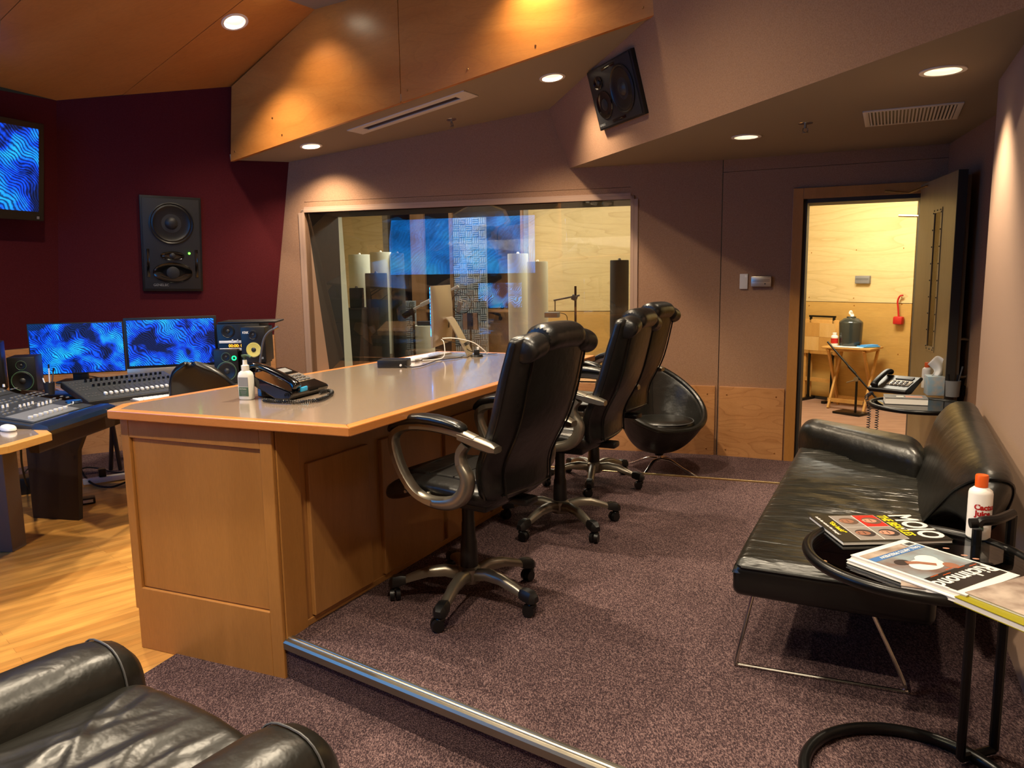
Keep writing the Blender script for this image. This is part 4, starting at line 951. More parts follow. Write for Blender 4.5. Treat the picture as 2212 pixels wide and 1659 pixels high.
# side table with the mouse, and its desktop computer out of the picture
tb = thing('side_table', 'grey-topped table with pale wood edge at the left border of the photo', 'table', (-2.75, 3.35, 0))
tp = [G(18, 963, .78), G(112, 936, .78), G(95, 924, .78), V((-2.55, 3.85, .78)), V((-3.3, 3.3, .78)), V((-3.35, 2.5, .78)), V((-2.6, 2.9, .78))]
tpp = [V((p.x, p.y)) for p in tp]; ti = inset(tpp, .05)
if (sum(ti, V((0, 0))) / 7 - sum(tpp, V((0, 0))) / 7).length > .5: ti = inset(tpp, -.05)
B().prism(ti, .755, .7795).obj('tabletop', 'laminate', tb, world=True, smooth=False)
eb = B()
for i in range(7): eb.prism([tpp[i], tpp[(i + 1) % 7], ti[(i + 1) % 7], ti[i]], .745, .78)
eb.obj('edge_banding', 'tray_wood', tb, world=True, smooth=False, bev=.003)
lg = G(28, 1193, 0); l2 = G(58, 1177, 0); ldr = (l2 - lg).normalized(); lo_ = V((-ldr.y, ldr.x, 0)); lo_ = lo_ if lo_.x < 0 else -lo_
B().slab([lg, l2, l2 + Z * .745, lg + Z * .745], lo_ * .35).obj('leg_panel', 'grey_panel', tb, world=True, smooth=False, bev=.003)
ms = thing('computer_mouse', 'white computer mouse on the grey side table at the left border', 'mouse', G(18, 930, .781), radians(55))
B().rings([sring(0, 0, z, w_, l_, 24, 2.4) for z, w_, l_ in ((0, .05, .10), (.006, .058, .112), (.016, .056, .108), (.024, .045, .09), (.029, .02, .05))]).obj('mouse_shell', 'white_plastic', ms)
# console-side desk carrying the monitors
wd2 = thing('workstation_desk', 'long low workstation desk behind the producer desk carrying the two blue screens', 'desk', (-2.4, 5.2, 0))
wpoly = [(-3.25, 5.35), (-2.80, 4.85), (-2.20, 4.36), (-2.05, 4.30), (-1.62, 4.95), (-1.35, 5.45), (-1.55, 5.85), (-3.25, 6.0)]
B().prism(wpoly, .745, .775).obj('tabletop', 'laminate', wd2, world=True, smooth=False, bev=.003)
for x, y in ((-3.3, 5.3), (-1.65, 5.65), (-1.75, 4.95)):
    B().box((x, y, .372), (.05, .05, .744)).obj('leg', 'console_legs', wd2, world=True, smooth=False)
tz = .776
def flat_monitor(name, label, quad, scr, bez, stand=None, chin=0, cat='monitor', dep=.025, foot_y=None, group=None):
    tl, tr_, br_, bl = [V(p) for p in quad]; c = (bl + br_) / 2
    X = ((tr_ - tl) + (br_ - bl)); X.z = 0; X.normalize(); Y = (tl - bl) + (tr_ - br_); Y = Y - X * Y.dot(X); Y.normalize()
    w = ((tr_ - tl).length + (br_ - bl).length) / 2; h = ((tl - bl).length + (tr_ - br_).length) / 2
    m = frame(c, X, Y); t = thing(name, label, cat, c, rot=m.to_euler(), group=group)
    B().box((0, h / 2, -dep / 2), (w, h, dep), bev=.004).obj('case', 'black_plastic', t)
    if chin: B().box((0, chin / 2, .0005), (w * .998, chin, .004), bev=.001).obj('chin', 'alu', t)
    B().box((0, chin + (h - chin) / 2, .0006), (w - bez * 2, h - chin - bez * 2, .0012)).obj('screen', scr, t, smooth=False)
    return t, w, h, m
def Dp(x, y, Y): return DY(x, y, Y)
t, w, h, m = flat_monitor('wide_monitor', 'wide black monitor with blue wallpaper on the left of the workstation desk', [Dp(51, 700, 5.42), Dp(263, 694, 5.62), Dp(272, 801, 5.62), Dp(70, 813, 5.42)], 'scr_a', .008)
sp_ = V(t.location); iv = PM(t).inverted()
stb = B(); cb_ = sp_ - V((0, 0, 0)) ; nb = -m.col[2].to_3d(); nb.z = 0; nb.normalize()
px_ = cb_ + nb * .03
stb.box((px_.x, px_.y, (tz + cb_.z + .06) / 2), (.10, .03, cb_.z + .06 - tz), rz=.2, bev=.004); stb.box((px_.x, px_.y, tz + .008), (.28, .2, .014), rz=.2, bev=.005)
stb.obj('stand', 'black_plastic', t, world=True)
t, w, h, m = flat_monitor('desktop_computer', 'black-bordered desktop computer with grey chin and blue wallpaper behind the office chair back', [Dp(262, 687, 5.25), Dp(463, 682, 5.45), Dp(474, 797, 5.45), Dp(277, 826, 5.25)], 'scr_b', .018, chin=.062)
cb_ = V(t.location); nb = -m.col[2].to_3d(); nb.z = 0; nb.normalize(); px_ = cb_ + nb * .12
B().box((px_.x, px_.y, (tz + cb_.z + .1) / 2), (.18, .012, cb_.z + .12 - tz), rz=.25, bev=.003).box((cb_.x + nb.x * .03, cb_.y + nb.y * .03, tz + .006), (.2, .19, .01), rz=.25, bev=.003).obj('stand', 'alu', t, world=True)
ap = B(); ap.sph((w * .015 * 0, .030, .004), .012, 12, (1, 1, .15)); ap.sph((.004, .045, .004), .005, 8, (.6, 1, .2)); ap.obj('fruit_emblem', 'black_plastic', t)
# fader controller on the desk, tilted
q0, q1, q2, q3 = G(156, 827, .885), G(385, 799, .885), G(410, 843, .80), G(192, 868, .80)
X = ((q1 - q0) + (q2 - q3)).normalized(); Y = ((q0 - q3) + (q1 - q2)).normalized(); m = frame(q3, X, Y)
fcn = thing('fader_controller', 'dark grey sixteen-fader control surface tilted in front of the wide monitor', 'mixer', q3, rot=m.to_euler())
fw2 = ((q1 - q0).length + (q2 - q3).length) / 2; fh = ((q0 - q3).length + (q1 - q2).length) / 2
B().box((fw2 / 2, fh / 2, -.02), (fw2, fh, .04), bev=.004).obj('chassis', 'dark_grey', fcn)
B().box((fw2 / 2, fh / 2, .0008), (fw2 * .985, fh * .96, .002)).obj('face_plate', 'console_face', fcn, smooth=False)
sl_ = B(); bt = B()
for k in range(16):
    xx = fw2 * (.20 + .0485 * k)
    sl_.box((xx, fh * .30, .0022), (.003, fh * .34, .001))
    B().box((xx, fh * .20, .010), (.016, .026, .016), bev=.003).obj('fader_knob', 'white_plastic', fcn)
    B().cyl((xx, fh * .62, .002), (xx, fh * .62, .016), .0085, .0075, 12).obj('knob', 'black_gloss', fcn)
    B().cyl((xx - fw2 * .012, fh * .85, .002), (xx - fw2 * .012, fh * .85, .018), .0085, .0075, 12).obj('knob', 'black_gloss', fcn)
    for yy in (.52, .72, .78): bt.box((xx + fw2 * .018, fh * yy, .003), (.010, .010, .003))
for k in range(4):
    for yy in (.2, .3, .5, .6, .75, .85): bt.box((fw2 * (.05 + .03 * k), fh * yy, .003), (.011, .008, .003))
sl_.obj('fader_slots', 'black_plastic', fcn, smooth=False); bt.obj('button_rows', 'mid_grey', fcn, smooth=False)['kind'] = 'stuff'
st = B()
for xx in (.08, fw2 - .08): st.slab([m @ V((xx, .02, -.03)), m @ V((xx, fh * .9, -.03)), V((*(m @ V((xx, fh * .9, -.03)))[:2], tz)), V((*(m @ V((xx, .02, -.03)))[:2], tz))], X * .02)
st.obj('wedge_stand', 'black_plastic', fcn, world=True, smooth=False)
kb = thing('keyboard', 'white computer keyboard beside the fader controller, half hidden by the producer desk', 'keyboard', (0, 0, 0))
k0_, k1_, k2_ = G(280, 860, .79), G(408, 845, .79), G(296, 869, .79)
Xk = (k1_ - k0_).normalized(); mk = frame(k2_, Xk, k0_ - k2_); kb.location = k2_; kb.rotation_euler = mk.to_euler()
B().box((.22, .055, .0), (.44, .12, .012), bev=.004).obj('keyboard_body', 'alu', kb)
kk = B()
for r_ in range(5):
    for c_ in range(14): kk.box((.025 + c_ * .0300, .013 + r_ * .0215, .008), (.026, .018, .006), bev=.0015, seg=1)
ko = kk.obj('keys', 'white_plastic', kb, smooth=False); ko['kind'] = 'stuff'
# small black speakers with green rings
monitor_speaker('small black speaker with green rings at the left border, beside the wide monitor', G(52, 852, .80), radians(20), .155, .20, .235, ring='green_ring', wr=.40)
monitor_speaker('black speaker cut by the left border of the photo above the mixing console', G(-30, 850, .84), radians(28), .19, .24, .30)
# rack with clock
rk = thing('equipment_rack', 'black rack shelf with orange clock digits right of the desktop computer', 'rack', (-1.93, 5.55, tz), radians(6))
B().box((0, 0, .205), (.29, .32, .41), bev=.003).obj('rack_case', 'black_plastic', rk)
B().box((.06, .0, .418), (.40, .30, .012), bev=.003).obj('top_board', 'black_plastic', rk)
for zz in (.285, .232): B().box((.01, -.163, zz), (.285, .008, .018), bev=.002).obj('shelf_strip', 'white_plastic', rk)
text('clock_digits', '00:00: 0', 'clock_amber', rk, .030, Mx.Translation((-.07, -.165, .248)) @ Mx.Rotation(pi / 2, 4, 'X'))
for k in range(3): B().cyl((-.04 + .035 * k, -.165, .298), (-.04 + .035 * k, -.172, .298), .005).obj('knob', 'white_plastic', rk)
driver(rk, (-.07, -.162, .36), (0, -1, 0), .045, (0, 0, 1), nm='grille_speaker')
ms_ = monitor_speaker('black speaker with green ring and lit green power button under the clock rack', (-1.985, 5.32, tz + .002), radians(6), .165, .12, .235, ring='green_ring', wr=.40)
B().lathe([(.017, 0), (.017, .003), (.009, .003), (.009, 0)], M=Mx.Translation((.055, -.001, .175)) @ Mx.Rotation(pi / 2, 4, 'X'), cap=False).obj('power_ring', 'led_ring', ms_)
# yellow cone speaker on a stand
kr = monitor_speaker('black speaker with a bright yellow woofer cone on a thin stand', (-1.84 + .0, 5.50, .925), radians(4), .165, .22, .245, cone='gold_cone', wr=.33)
text('maker_name', 'KRK', 'white_plastic', kr, .022, Mx.Translation((-.07, -.002, .20)) @ Mx.Rotation(pi / 2, 4, 'X'), bold=.0006)
B().box((.05, -.002, .03), (.028, .003, .014)).obj('port_badge', 'logo_grey', kr)
kr.location = (-1.775, 5.28, .925)
B().cyl((0, .10, -.148), (0, .10, -.01), .012).box((0, .10, -.006), (.15, .18, .012), bev=.002).lathe([(0, -.148), (.08, -.148), (.08, -.142), (0, -.138)], c=(0, .10, 0)).obj('stand', 'black_metal', kr)
# gooseneck microphone
gm = thing('gooseneck_microphone', 'thin black gooseneck microphone curving up beside the yellow-coned speaker', 'microphone', (-1.62, 4.72, tz))
gp = [DY(556, 838, 4.72), DY(560, 800, 4.72), DY(566, 750, 4.72), DY(572, 728, 4.72), DY(582, 716, 4.72), DY(592, 711, 4.72)]
B().tube(cr([V((gp[0].x, gp[0].y, tz + .02))] + gp[1:], 5), .007, 8).obj('gooseneck', 'mid_grey', gm, world=True)
B().cyl(gp[-1], DY(601, 706, 4.72), .010, .011).obj('capsule', 'chair_metal', gm, world=True)
B().lathe([(0, 0), (.05, 0), (.05, .015), (.01, .022), (0, .022)], c=(gp[0].x, gp[0].y, tz)).obj('mic_base', 'black_metal', gm, world=True)
# pen cup, tray, pens
pc = thing('pen_cup', 'small dark cup of pens behind the mixing console', 'cup', G(108, 852, .82))
B().lathe([(0, 0), (.026, 0), (.032, .075), (.029, .075), (.024, .006), (0, .006)]).obj('cup', 'dark_grey', pc)
for (dx, dy, tx, ty, hh, mm) in ((.0, .005, .0, .01, .165, 'white_plastic'), (.01, -.005, .03, 0, .145, 'mid_grey'), (-.012, 0, -.03, .01, .10, 'white_plastic')):
    pn = thing('pen', {'white_plastic': 'white pen standing in the dark cup', 'mid_grey': 'grey pen leaning right in the dark cup'}[mm] + (', the short one' if hh < .12 else ''), 'pen', V(pc.location) + V((dx, dy, .01)))
    B().cyl((0, 0, 0), (tx, ty, hh), .004).obj('barrel', mm, pn); B().cyl((tx * .9, ty * .9, hh * .9), (tx * 1.05, ty * 1.05, hh * 1.05), .005).obj('pen_cap', 'black_plastic', pn)
pt = B().box(tuple(G(150, 852, .80)), (.34, .16, .02), rz=radians(-12), bev=.004).obj('black_tray', 'black_plastic'); tag(pt, 'flat black tray between the pen cup and the fader controller', 'tray')
# cable under the wide monitor
cb1 = B().tube(cr([DY(170, 815, 5.55), DY(190, 812, 5.6), DY(225, 820, 5.6), DY(250, 840, 5.5)], 5), .004, 6).obj('monitor_cable', 'rubber'); tag(cb1, 'black cable crossing the wood wall under the wide monitor', 'cable')
# clear folder stand on the desk behind
fo = thing('document_tray', 'blue-edged clear document tray behind the black desk phone', 'tray', (-1.63, 5.15, tz), radians(5))
B().box((0, 0, .035), (.17, .10, .004), rz=0, M=Mx.Rotation(.5, 4, 'X')).box((0, .03, .05), (.17, .006, .09)).obj('tray_back', 'dark_grey', fo); B().box((.02, .020, .06), (.05, .002, .03)).obj('label_card', 'paper', fo); B().box((0, .03, .097), (.175, .009, .006)).obj('blue_edge', 'blue_mask', fo)
# operator chair back
oc = thing('operator_chair', 'black curved back of an office chair between the workstation and the producer desk', 'office chair', (-1.72, 4.35, 0), radians(40))
def ocf(a, b):
    th = (a - .5) * 1.5; z = .56 + .45 * b; w_ = .24 * sqrt(max(0.004, 1 - b ** 2.6))
    return V((w_ * math.sin(th) / math.sin(.75) - .10 * b * b, .10 * math.cos(th) - .02 - .10 * b, z))
B().grid(ocf, 18, 12).obj('backrest', 'leather_smooth', oc, solid=.04, sub=1, ang=80)
B().box((0, .22, .50), (.48, .46, .08), bev=.035, seg=3).obj('seat', 'leather_smooth', oc)
B().cyl((0, .2, .08), (0, .2, .46), .03).obj('gas_column', 'black_plastic', oc)
B().box((0, -.02, .52), (.05, .03, .2), bev=.005).obj('back_bracket', 'black_plastic', oc)
for k in range(5):
    a = 2 * pi * k / 5; e_ = V((.30 * cos(a), .2 + .30 * sin(a), .07)); lo2 = B().tube([(0, .2, .10), e_], .018, 8).obj('leg', 'black_plastic', oc)
    B().cyl(e_ + V((-.01, 0, -.043)), e_ + V((.01, 0, -.043)), .025).obj('caster', 'black_plastic', lo2)
oc.location = (-1.83, 4.62, 0); oc.rotation_euler = (0, 0, radians(8))
# things on the floor there
ad = thing('power_adaptor', 'black power adaptor with white label on the wood floor under the workstation', 'adaptor', G(178, 1088, 0), radians(30))
B().box((0, 0, .02), (.16, .09, .04), bev=.008).obj('adaptor_body', 'black_plastic', ad); B().box((.035, -.046, .022), (.06, .002, .02)).obj('label_sticker', 'white_plastic', ad)
psq = thing('power_strip', 'pale power strip with a black plug on the carpet behind the workstation leg', 'power strip', (-3.06, 5.62, .008), radians(35))
B().box((0, 0, .02), (.30, .05, .04), bev=.004).obj('strip_body', 'white_matte', psq); B().box((-.02, 0, .07), (.05, .06, .06), bev=.008).obj('plug', 'black_plastic', psq)
def floorcable(pts, r, lab, m='rubber'):
    o = B().tube(cr([G(x, y, z) for x, y, z in pts], 6), r, 6).obj('floor_cable', m); tag(o, lab, 'cable'); return o
floorcable([(155, 900, .55), (158, 960, .30), (175, 1015, .10), (200, 1045, .02), (240, 1052, .016), (275, 1040, .016)], .008, 'thick black cable looping from the console down to the floor under the workstation')
floorcable([(150, 1012, .02), (165, 1018, .03), (185, 1010, .05), (215, 1012, .03), (245, 1020, .02), (275, 1020, .02)], .006, 'thin black cable arching over the power strip under the workstation')
floorcable([(45, 960, .65), (47, 1000, .4), (55, 1040, .15), (60, 1050, .03), (48, 1030, .02), (62, 1012, .04), (80, 1015, .12), (82, 985, .3), (72, 960, .5), (78, 945, .6)], .006, 'tangled black cable hanging behind the grey table leg at left')
floorcable([(70, 1060, .02), (75, 1035, .04), (70, 1000, .1), (85, 975, .3), (75, 950, .55)], .005, 'thin black cable hanging beside the dark console leg')
ut = thing('floor_adaptor_box', 'black box on the floor behind the grey table leg', 'box', G(66, 1062, 0), radians(30)); B().box((0, 0, .06), (.2, .16, .12), bev=.01).obj('box_body', 'black_plastic', ut)
# trestle legs seen below the console beam
tl_ = thing('folding_stand', 'thin dark folding stand legs behind the workstation, left of the maple desk', 'stand', (-3.15, 6.0, 0))
ptop = DY(242, 912, 5.95)
for x, y in ((240, 1020), (262, 1030)):
    e_ = G(x, y, .01) ; e_ = DY(x, y, 5.95); e_.z = .012
    B().tube([ptop, e_], .016, 6).obj('leg', 'console_legs', tl_, world=True)
B().cyl(ptop, ptop + Z * .3, .016).obj('upright', 'console_legs', tl_, world=True)

# ================================================================== THINGS ON THE PRODUCER DESK
sb_ = thing('sanitizer_pump_bottle', 'clear hand sanitizer pump bottle with dark green label on the near end of the desk', 'bottle', G(534, 862, ZD + .0005), radians(-12))
rgs = [sring(0, 0, z, w_, d_, 28, 3.4) for z, w_, d_ in ((0, .056, .036), (.004, .062, .041), (.04, .064, .042), (.098, .063, .042), (.112, .054, .038), (.120, .034, .028))]
B().rings(rgs).obj('bottle', 'liquid', sb_, ang=50)
B().lathe([(0, .118), (.015, .118), (.016, .122), (.016, .142), (.010, .145), (.009, .152), (.0085, .165), (0, .165)]).obj('collar', 'clear_plastic', sb_)
B().lathe([(0, .160), (.005, .160), (.005, .176), (.012, .178), (.013, .186), (0, .188)]).tube([(0, 0, .182), (.022, -.004, .183), (.032, -.006, .176)], .005, 8).obj('pump_head', 'white_plastic', sb_)
B().box((-.001, -.0212, .075), (.043, .0012, .038)).obj('upper_label', 'logo_grey', sb_); B().box((-.001, -.0212, .034), (.043, .0012, .038)).obj('lower_label', 'label_green', sb_)
sb_.children[-2].data.materials[0] = MATS['label_green']
text('label_text', 'Hand Sanitizer', 'white_plastic', sb_, .0055, Mx.Translation((-.019, -.0222, .044)) @ Mx.Rotation(pi / 2, 4, 'X'), ext=.0001)
for k, zz in enumerate((.037, .032, .027, .020)): B().box((-.001, -.0222, zz), (.03 - .004 * k, .0004, .0012)).obj('label_line', 'logo_grey', sb_)
def desk_phone(name, label, loc, rz, body, sc=1.0, group=None):
    """local +y is towards the back of the phone (raised), handset on the left side (-x)"""
    t = thing(name, label, 'telephone', loc, rz); s = sc
    pr = [(-.10, .012), (-.105, .022), (-.095, .030), (.085, .088), (.110, .086), (.112, .070), (.04, .035), (-.03, .0), (-.09, .0)]
    B().rings([[V((x * s, y * s, z * s)) for y, z in pr] for x in (-.115, .115)]).obj('phone_body', body, t, smooth=False, bev=.006)
    sl2 = math.atan2(.058, .18); B().box((0, .045 * s, .025 * s), (.16 * s, .06 * s, .05 * s), bev=.006).obj('foot', body, t)
    Mf = Mx.Translation((0, -.005 * s, .0600 * s)) @ Mx.Rotation(sl2, 4, 'X')
    B().box((.035 * s, .062 * s, .002), (.10 * s, .035 * s, .006), bev=.001, M=Mf).obj('display', 'logo_grey', t)
    B().box((.035 * s, -.01 * s, .001), (.13 * s, .07 * s, .004), bev=.001, M=Mf).obj('key_panel', 'alu', t)
    kb_ = B()
    for i in range(4):
        for j in range(3): kb_.box(((.0 + i * .024) * s, (-.035 + j * .020) * s, .005), (.016 * s, .012 * s, .005), bev=.001, seg=1, M=Mf)
    kb_.obj('keypad', 'mid_grey', t)['kind'] = 'stuff'
    # handset lies along the left side
    P = cr([V((-.078, -.105, .044)), V((-.078, -.085, .058)), V((-.078, -.04, .080)), V((-.078, .03, .106)), V((-.078, .08, .116)), V((-.078, .105, .108))], 4)
    rg = []
    nP = len(P)
    for i, p in enumerate(P):
        q = i / (nP - 1); end = max(0, 1 - min(q, 1 - q) / .22); w_ = .019 + .008 * end; h_ = .012 + .008 * end
        if i in (0, nP - 1): w_ *= .6; h_ *= .6
        d = (P[min(i + 1, nP - 1)] - P[max(i - 1, 0)]).normalized(); nn_ = d.cross(V((1, 0, 0))); nn_ = nn_ if nn_.z > 0 else -nn_
        rg.append([(p + V((1, 0, 0)) * w_ * a - nn_ * (h_ * (.3 if b > 0 else 1) * .0) + nn_ * h_ * b - nn_ * .010 * end) * s for a, b in ((-1, -.5), (-.5, -1), (.5, -1), (1, -.5), (1, .5), (.5, 1), (-.5, 1), (-1, .5))])
    hs = B().rings(rg).obj('handset', 'black_gloss' if body == 'black_gloss' else 'black_plastic', t, sub=1, ang=80)
    return t
ph = desk_phone('desk_phone', 'glossy black desk telephone on the near end of the producer desk, beside the sanitizer', G(622, 852, ZD + .001), radians(70), 'black_gloss', 1.16)
B().box((-.05, -.118, .036), (.05, .010, .018), rz=.1, bev=.002).obj('blue_tag', 'cyan_tag', ph)
def coil(p, r, pitch, rt, name, m, par=None, lab=None):
    P = cr(p, 10); out = []; ang = 0; acc = 0
    for i in range(len(P) - 1):
        a, b = P[i], P[i + 1]; d = b - a; n_ = max(1, int(d.length / (pitch / 8)));
        w_ = d.normalized(); h_ = V((0, 0, 1)) if abs(w_.z) < .9 else V((1, 0, 0)); e1_ = w_.cross(h_).normalized(); e2_ = w_.cross(e1_)
        for k in range(n_):
            out.append(a + d * (k / n_) + e1_ * r * cos(ang) + e2_ * r * sin(ang)); ang += 2 * pi / 8 * (d.length / n_) / (pitch / 8)
    o = B().tube(out, rt, 5).obj(name, m, par, world=par is not None); 
    if lab: tag(o, lab, 'cord')
    return o
zc_ = ZD + .010
coil([G(570, 864, zc_), G(600, 867, zc_), G(650, 868, zc_), G(690, 863, zc_), G(716, 850, zc_), G(712, 844, zc_), G(690, 848, zc_)], .0065, .008, .0024, 'handset_cord', 'black_plastic', ph)
# small black box, mouse, keyboard, tablet
bx = thing('black_hub_box', 'small black electronics box on the desk in front of the white mouse', 'device', G(852, 792, ZD), radians(-4))
B().box((0, 0, .022), (.165, .12, .042), bev=.004).obj('hub_case', 'black_plastic', bx); B().cyl((.05, -.062, .015), (.05, -.07, .015), .006).obj('socket', 'white_plastic', bx)
m2 = thing('computer_mouse', 'white computer mouse behind the small black box on the producer desk', 'mouse', G(898, 779, ZD + .001), radians(-30))
B().rings([sring(0, 0, z, w_, l_, 24, 2.4) for z, w_, l_ in ((0, .05, .10), (.006, .058, .112), (.016, .056, .108), (.024, .045, .09), (.029, .02, .05))]).obj('mouse_shell', 'white_plastic', m2)
kb2 = thing('keyboard', 'slim white keyboard lying in front of the silver desktop computer', 'keyboard', G(922, 772, ZD + .002), radians(64))
B().box((0, 0, .006), (.42, .115, .010), bev=.004).obj('keyboard_body', 'alu', kb2); kk = B()
for r_ in range(5):
    for c_ in range(14): kk.box((-.197 + c_ * .0300, -.042 + r_ * .0210, .012), (.026, .018, .004), bev=.0015, seg=1)
kk.obj('keys', 'white_plastic', kb2, smooth=False)['kind'] = 'stuff'
# silver desktop computer seen from behind
ia, ib = V((-.470, 4.55, 0)), V((-.395, 5.06, 0)); idd = (ib - ia).normalized(); ibk = V((idd.y, -idd.x, 0))
im = thing('desktop_computer', 'slim silver desktop computer seen from behind on the producer desk', 'computer', ((ia + ib) / 2) + Z * ZD, math.atan2(idd.y, idd.x))
iw, z0_, z1_ = (ib - ia).length, .075, .44    # local x along the panel, local -y is the back
rg = []
for x_, s_ in ((-iw / 2, .3), (-iw / 2 + .01, .45), (-iw * .3, .8), (0, 1), (iw * .3, .8), (iw / 2 - .01, .45), (iw / 2, .3)):
    rg.append([V((x_, y, z)) for y, z in ((.004, z0_), (.004, z1_), (-.003 * s_ - .002, z1_), (-.034 * s_, (z0_ + z1_) / 2 + .06), (-.036 * s_, (z0_ + z1_) / 2 - .06), (-.003 * s_ - .002, z0_))])
B().rings(rg).obj('case', 'alu', im, ang=60)
B().box((0, .006, (z0_ + z1_) / 2 + .03), (iw * .985, .003, z1_ - z0_ - .075)).obj('screen', 'scr_c', im, smooth=False)
B().box((0, .006, z0_ + .028), (iw, .003, .055)).obj('chin', 'alu', im, smooth=False)
sp2 = cr([(0, -.03, .235), (0, -.055, .235), (0, -.10, .16), (0, -.165, .03), (0, -.172, .012), (0, -.16, .004), (0, -.05, .003), (0, .03, .003)], 5); rg = []
for p in sp2: rg.append([p + V((x_, 0, z_)) + V((0, z_ * 0, 0)) for x_, z_ in ((-.085, 0), (.085, 0), (.085, .007), (-.085, .007))])
rg = []
for i, p in enumerate(sp2):
    d = (sp2[min(i + 1, len(sp2) - 1)] - sp2[max(0, i - 1)]).normalized(); n_ = d.cross(V((1, 0, 0)))
    rg.append([p + V((-.085, 0, 0)) - n_ * .003, p + V((.085, 0, 0)) - n_ * .003, p + V((.085, 0, 0)) + n_ * .003, p + V((-.085, 0, 0)) + n_ * .003])
B().rings(rg).obj('stand', 'alu', im, ang=40)
B().box((0, -.150, .075), (.05, .028, .02), rot=Mx.Rotation(-.5, 3, 'X')).obj('cable_hole', 'door_dark', im)
pl_ = B(); 
for dx in (-.01, .01): pl_.box((.045 + dx, -.0345, .20), (.006, .002, .05))
pl_.obj('ports', 'dark_grey', im)
def Hc(pts, r, name, m, lab):
    o = B().tube(cr(pts, 6), r, 6).obj(name, m); tag(o, lab, 'cable'); return o
iM = PM(im)
Hc([iM @ V((-.12, -.03, .12)), iM @ V((-.10, -.10, .12)), iM @ V((-.04, -.20, .09)), iM @ V((.0, -.26, .04)), iM @ V((.02, -.28, .012))], .0035, 'power_cable', 'white_plastic', 'white cable arching from the silver computer to the black plug')
Hc([iM @ V((-.13, -.025, .115)), iM @ V((-.17, -.05, .10)), iM @ V((-.20, -.06, .03)), iM @ V((-.22, -.03, .006)), iM @ V((-.30, .05, .006))], .0028, 'white_cable', 'white_plastic', 'white cable dropping from the silver computer towards the keyboard')
Hc([iM @ V((-.11, -.03, .11)), iM @ V((-.06, -.12, .08)), iM @ V((.0, -.18, .03)), iM @ V((.06, -.25, .006)), iM @ V((.10, -.33, .006))], .0025, 'black_cable', 'rubber', 'thin black cable running behind the silver computer')
Hc([bx.location + V((.07, -.07, .012)), bx.location + V((.10, -.09, .006)), bx.location + V((.16, -.0, .005)), bx.location + V((.22, .25, .005)), bx.location + V((.33, .36, .005)), bx.location + V((.36, .5, .005))], .0025, 'black_cable', 'rubber', 'thin black cable lying from the small black box towards the silver computer')
pg = thing('power_plug', 'black plug and white connector standing on the desk right of the silver computer', 'plug', G(1030, 770, ZD))
B().cyl((0, 0, 0), (0, 0, .012), .04, .035).box((0, 0, .025), (.035, .03, .035), bev=.004).obj('plug_body', 'black_plastic', pg); B().box((.008, 0, .05), (.014, .012, .02)).obj('connector', 'white_plastic', pg)
# carton on the window sill side
cbx = thing('cardboard_carton', 'flat cardboard carton on a dark stand under the left end of the window', 'box', (-1.72, 6.55, 0), radians(-16))
B().box((0, 0, .62), (.36, .25, .055), bev=.002).obj('carton', 'cardboard', cbx, smooth=False); B().box((.02, -.127, .62), (.05, .003, .03)).obj('carton_label', 'paper', cbx)
B().box((0, 0, .296), (.50, .30, .592), bev=.003).obj('dark_stand', 'dark_grey', cbx)
for dx in (-.10, -.06): B().tube(cr([(dx - .02, -.127, .63), (dx - .01, -.127, .615), (dx + .01, -.127, .625), (dx + .02, -.127, .612)], 4), .002, 5).obj('printed_mark', 'black_plastic', cbx)
lt = thing('low_black_table', 'low dark shelf behind the desk phone, below the mauve wall', 'shelf', (-2.0, 6.1, 0)); B().box((0, 0, .70), (1.1, .55, .04), rz=radians(-10), bev=.004).obj('shelf_top', 'black_plastic', lt)
for x_, y_ in ((-.45, .15), (.45, -.1)): B().box((x_, y_, .34), (.05, .4, .68), rz=radians(-10)).obj('side_panel', 'black_plastic', lt)
lt.location = (-2.5, 6.45, 0)
# ================================================================== GLASS SIDE TABLES
def glass_table(label, c, ztop, r=.262, up=(.9, -.45), gap=0.0):
    """circular glass top in a tubular rim on two uprights and a C-shaped floor ring. up: direction of the uprights from the centre"""
    t = thing('round_glass_table', label, 'side table', c); a0 = math.atan2(up[1], up[0])
    B().tube([(r * cos(a), r * sin(a), ztop) for a in [2 * pi * k / 64 for k in range(64)]], .0135, 12, closed=True).obj('rim', 'black_metal', t)
    gb = B().lathe([(0, -.003), (r - .010, -.003), (r - .010, .005), (0, .005)], c=(0, 0, ztop), seg=64); gb.obj('glass_top', 'table_glass', t, smooth=False)
    B().tube([((r - .012) * cos(a), (r - .012) * sin(a), ztop - .010) for a in [2 * pi * k / 48 for k in range(48)]], .004, 6, closed=True).obj('glass_seat_ring', 'dark_grey', t)
    a1, a2 = a0 - .30, a0 + .30
    base = [(r * cos(a), r * sin(a) - .04, .018) for a in [a2 + (2 * pi - .60 - .55) * k / 50 for k in range(51)]]
    B().tube(base, .0165, 12).obj('base_ring', 'black_metal', t)
    return t, a1, a2
tc_ = V((1.02, 1.86, HP)); zt = .62
gt, a1, a2 = glass_table('round glass side table with black tube frame at the right, loaded with magazines', tc_, zt)
def onring(px, py, z):
    p = G(px, py, HP + z) - tc_; p.z = z; return p
u1, u2 = onring(2108, 1182, zt), onring(2182, 1170, zt)
ub = B().tube(cr([V((u1.x, u1.y, .02)), V((u1.x, u1.y, .3)), V((u1.x, u1.y, zt + .05))], 3), .012, 10).obj('upright', 'black_metal', gt)
q2 = V((.262 * .97, .262 * -.26, 0)); q3 = V((.19, -.10, 0))
B().tube([V((u2.x + .0, u2.y, .02)), V((u2.x, u2.y, zt + .075))], .013, 10).obj('upright', 'black_metal', gt)
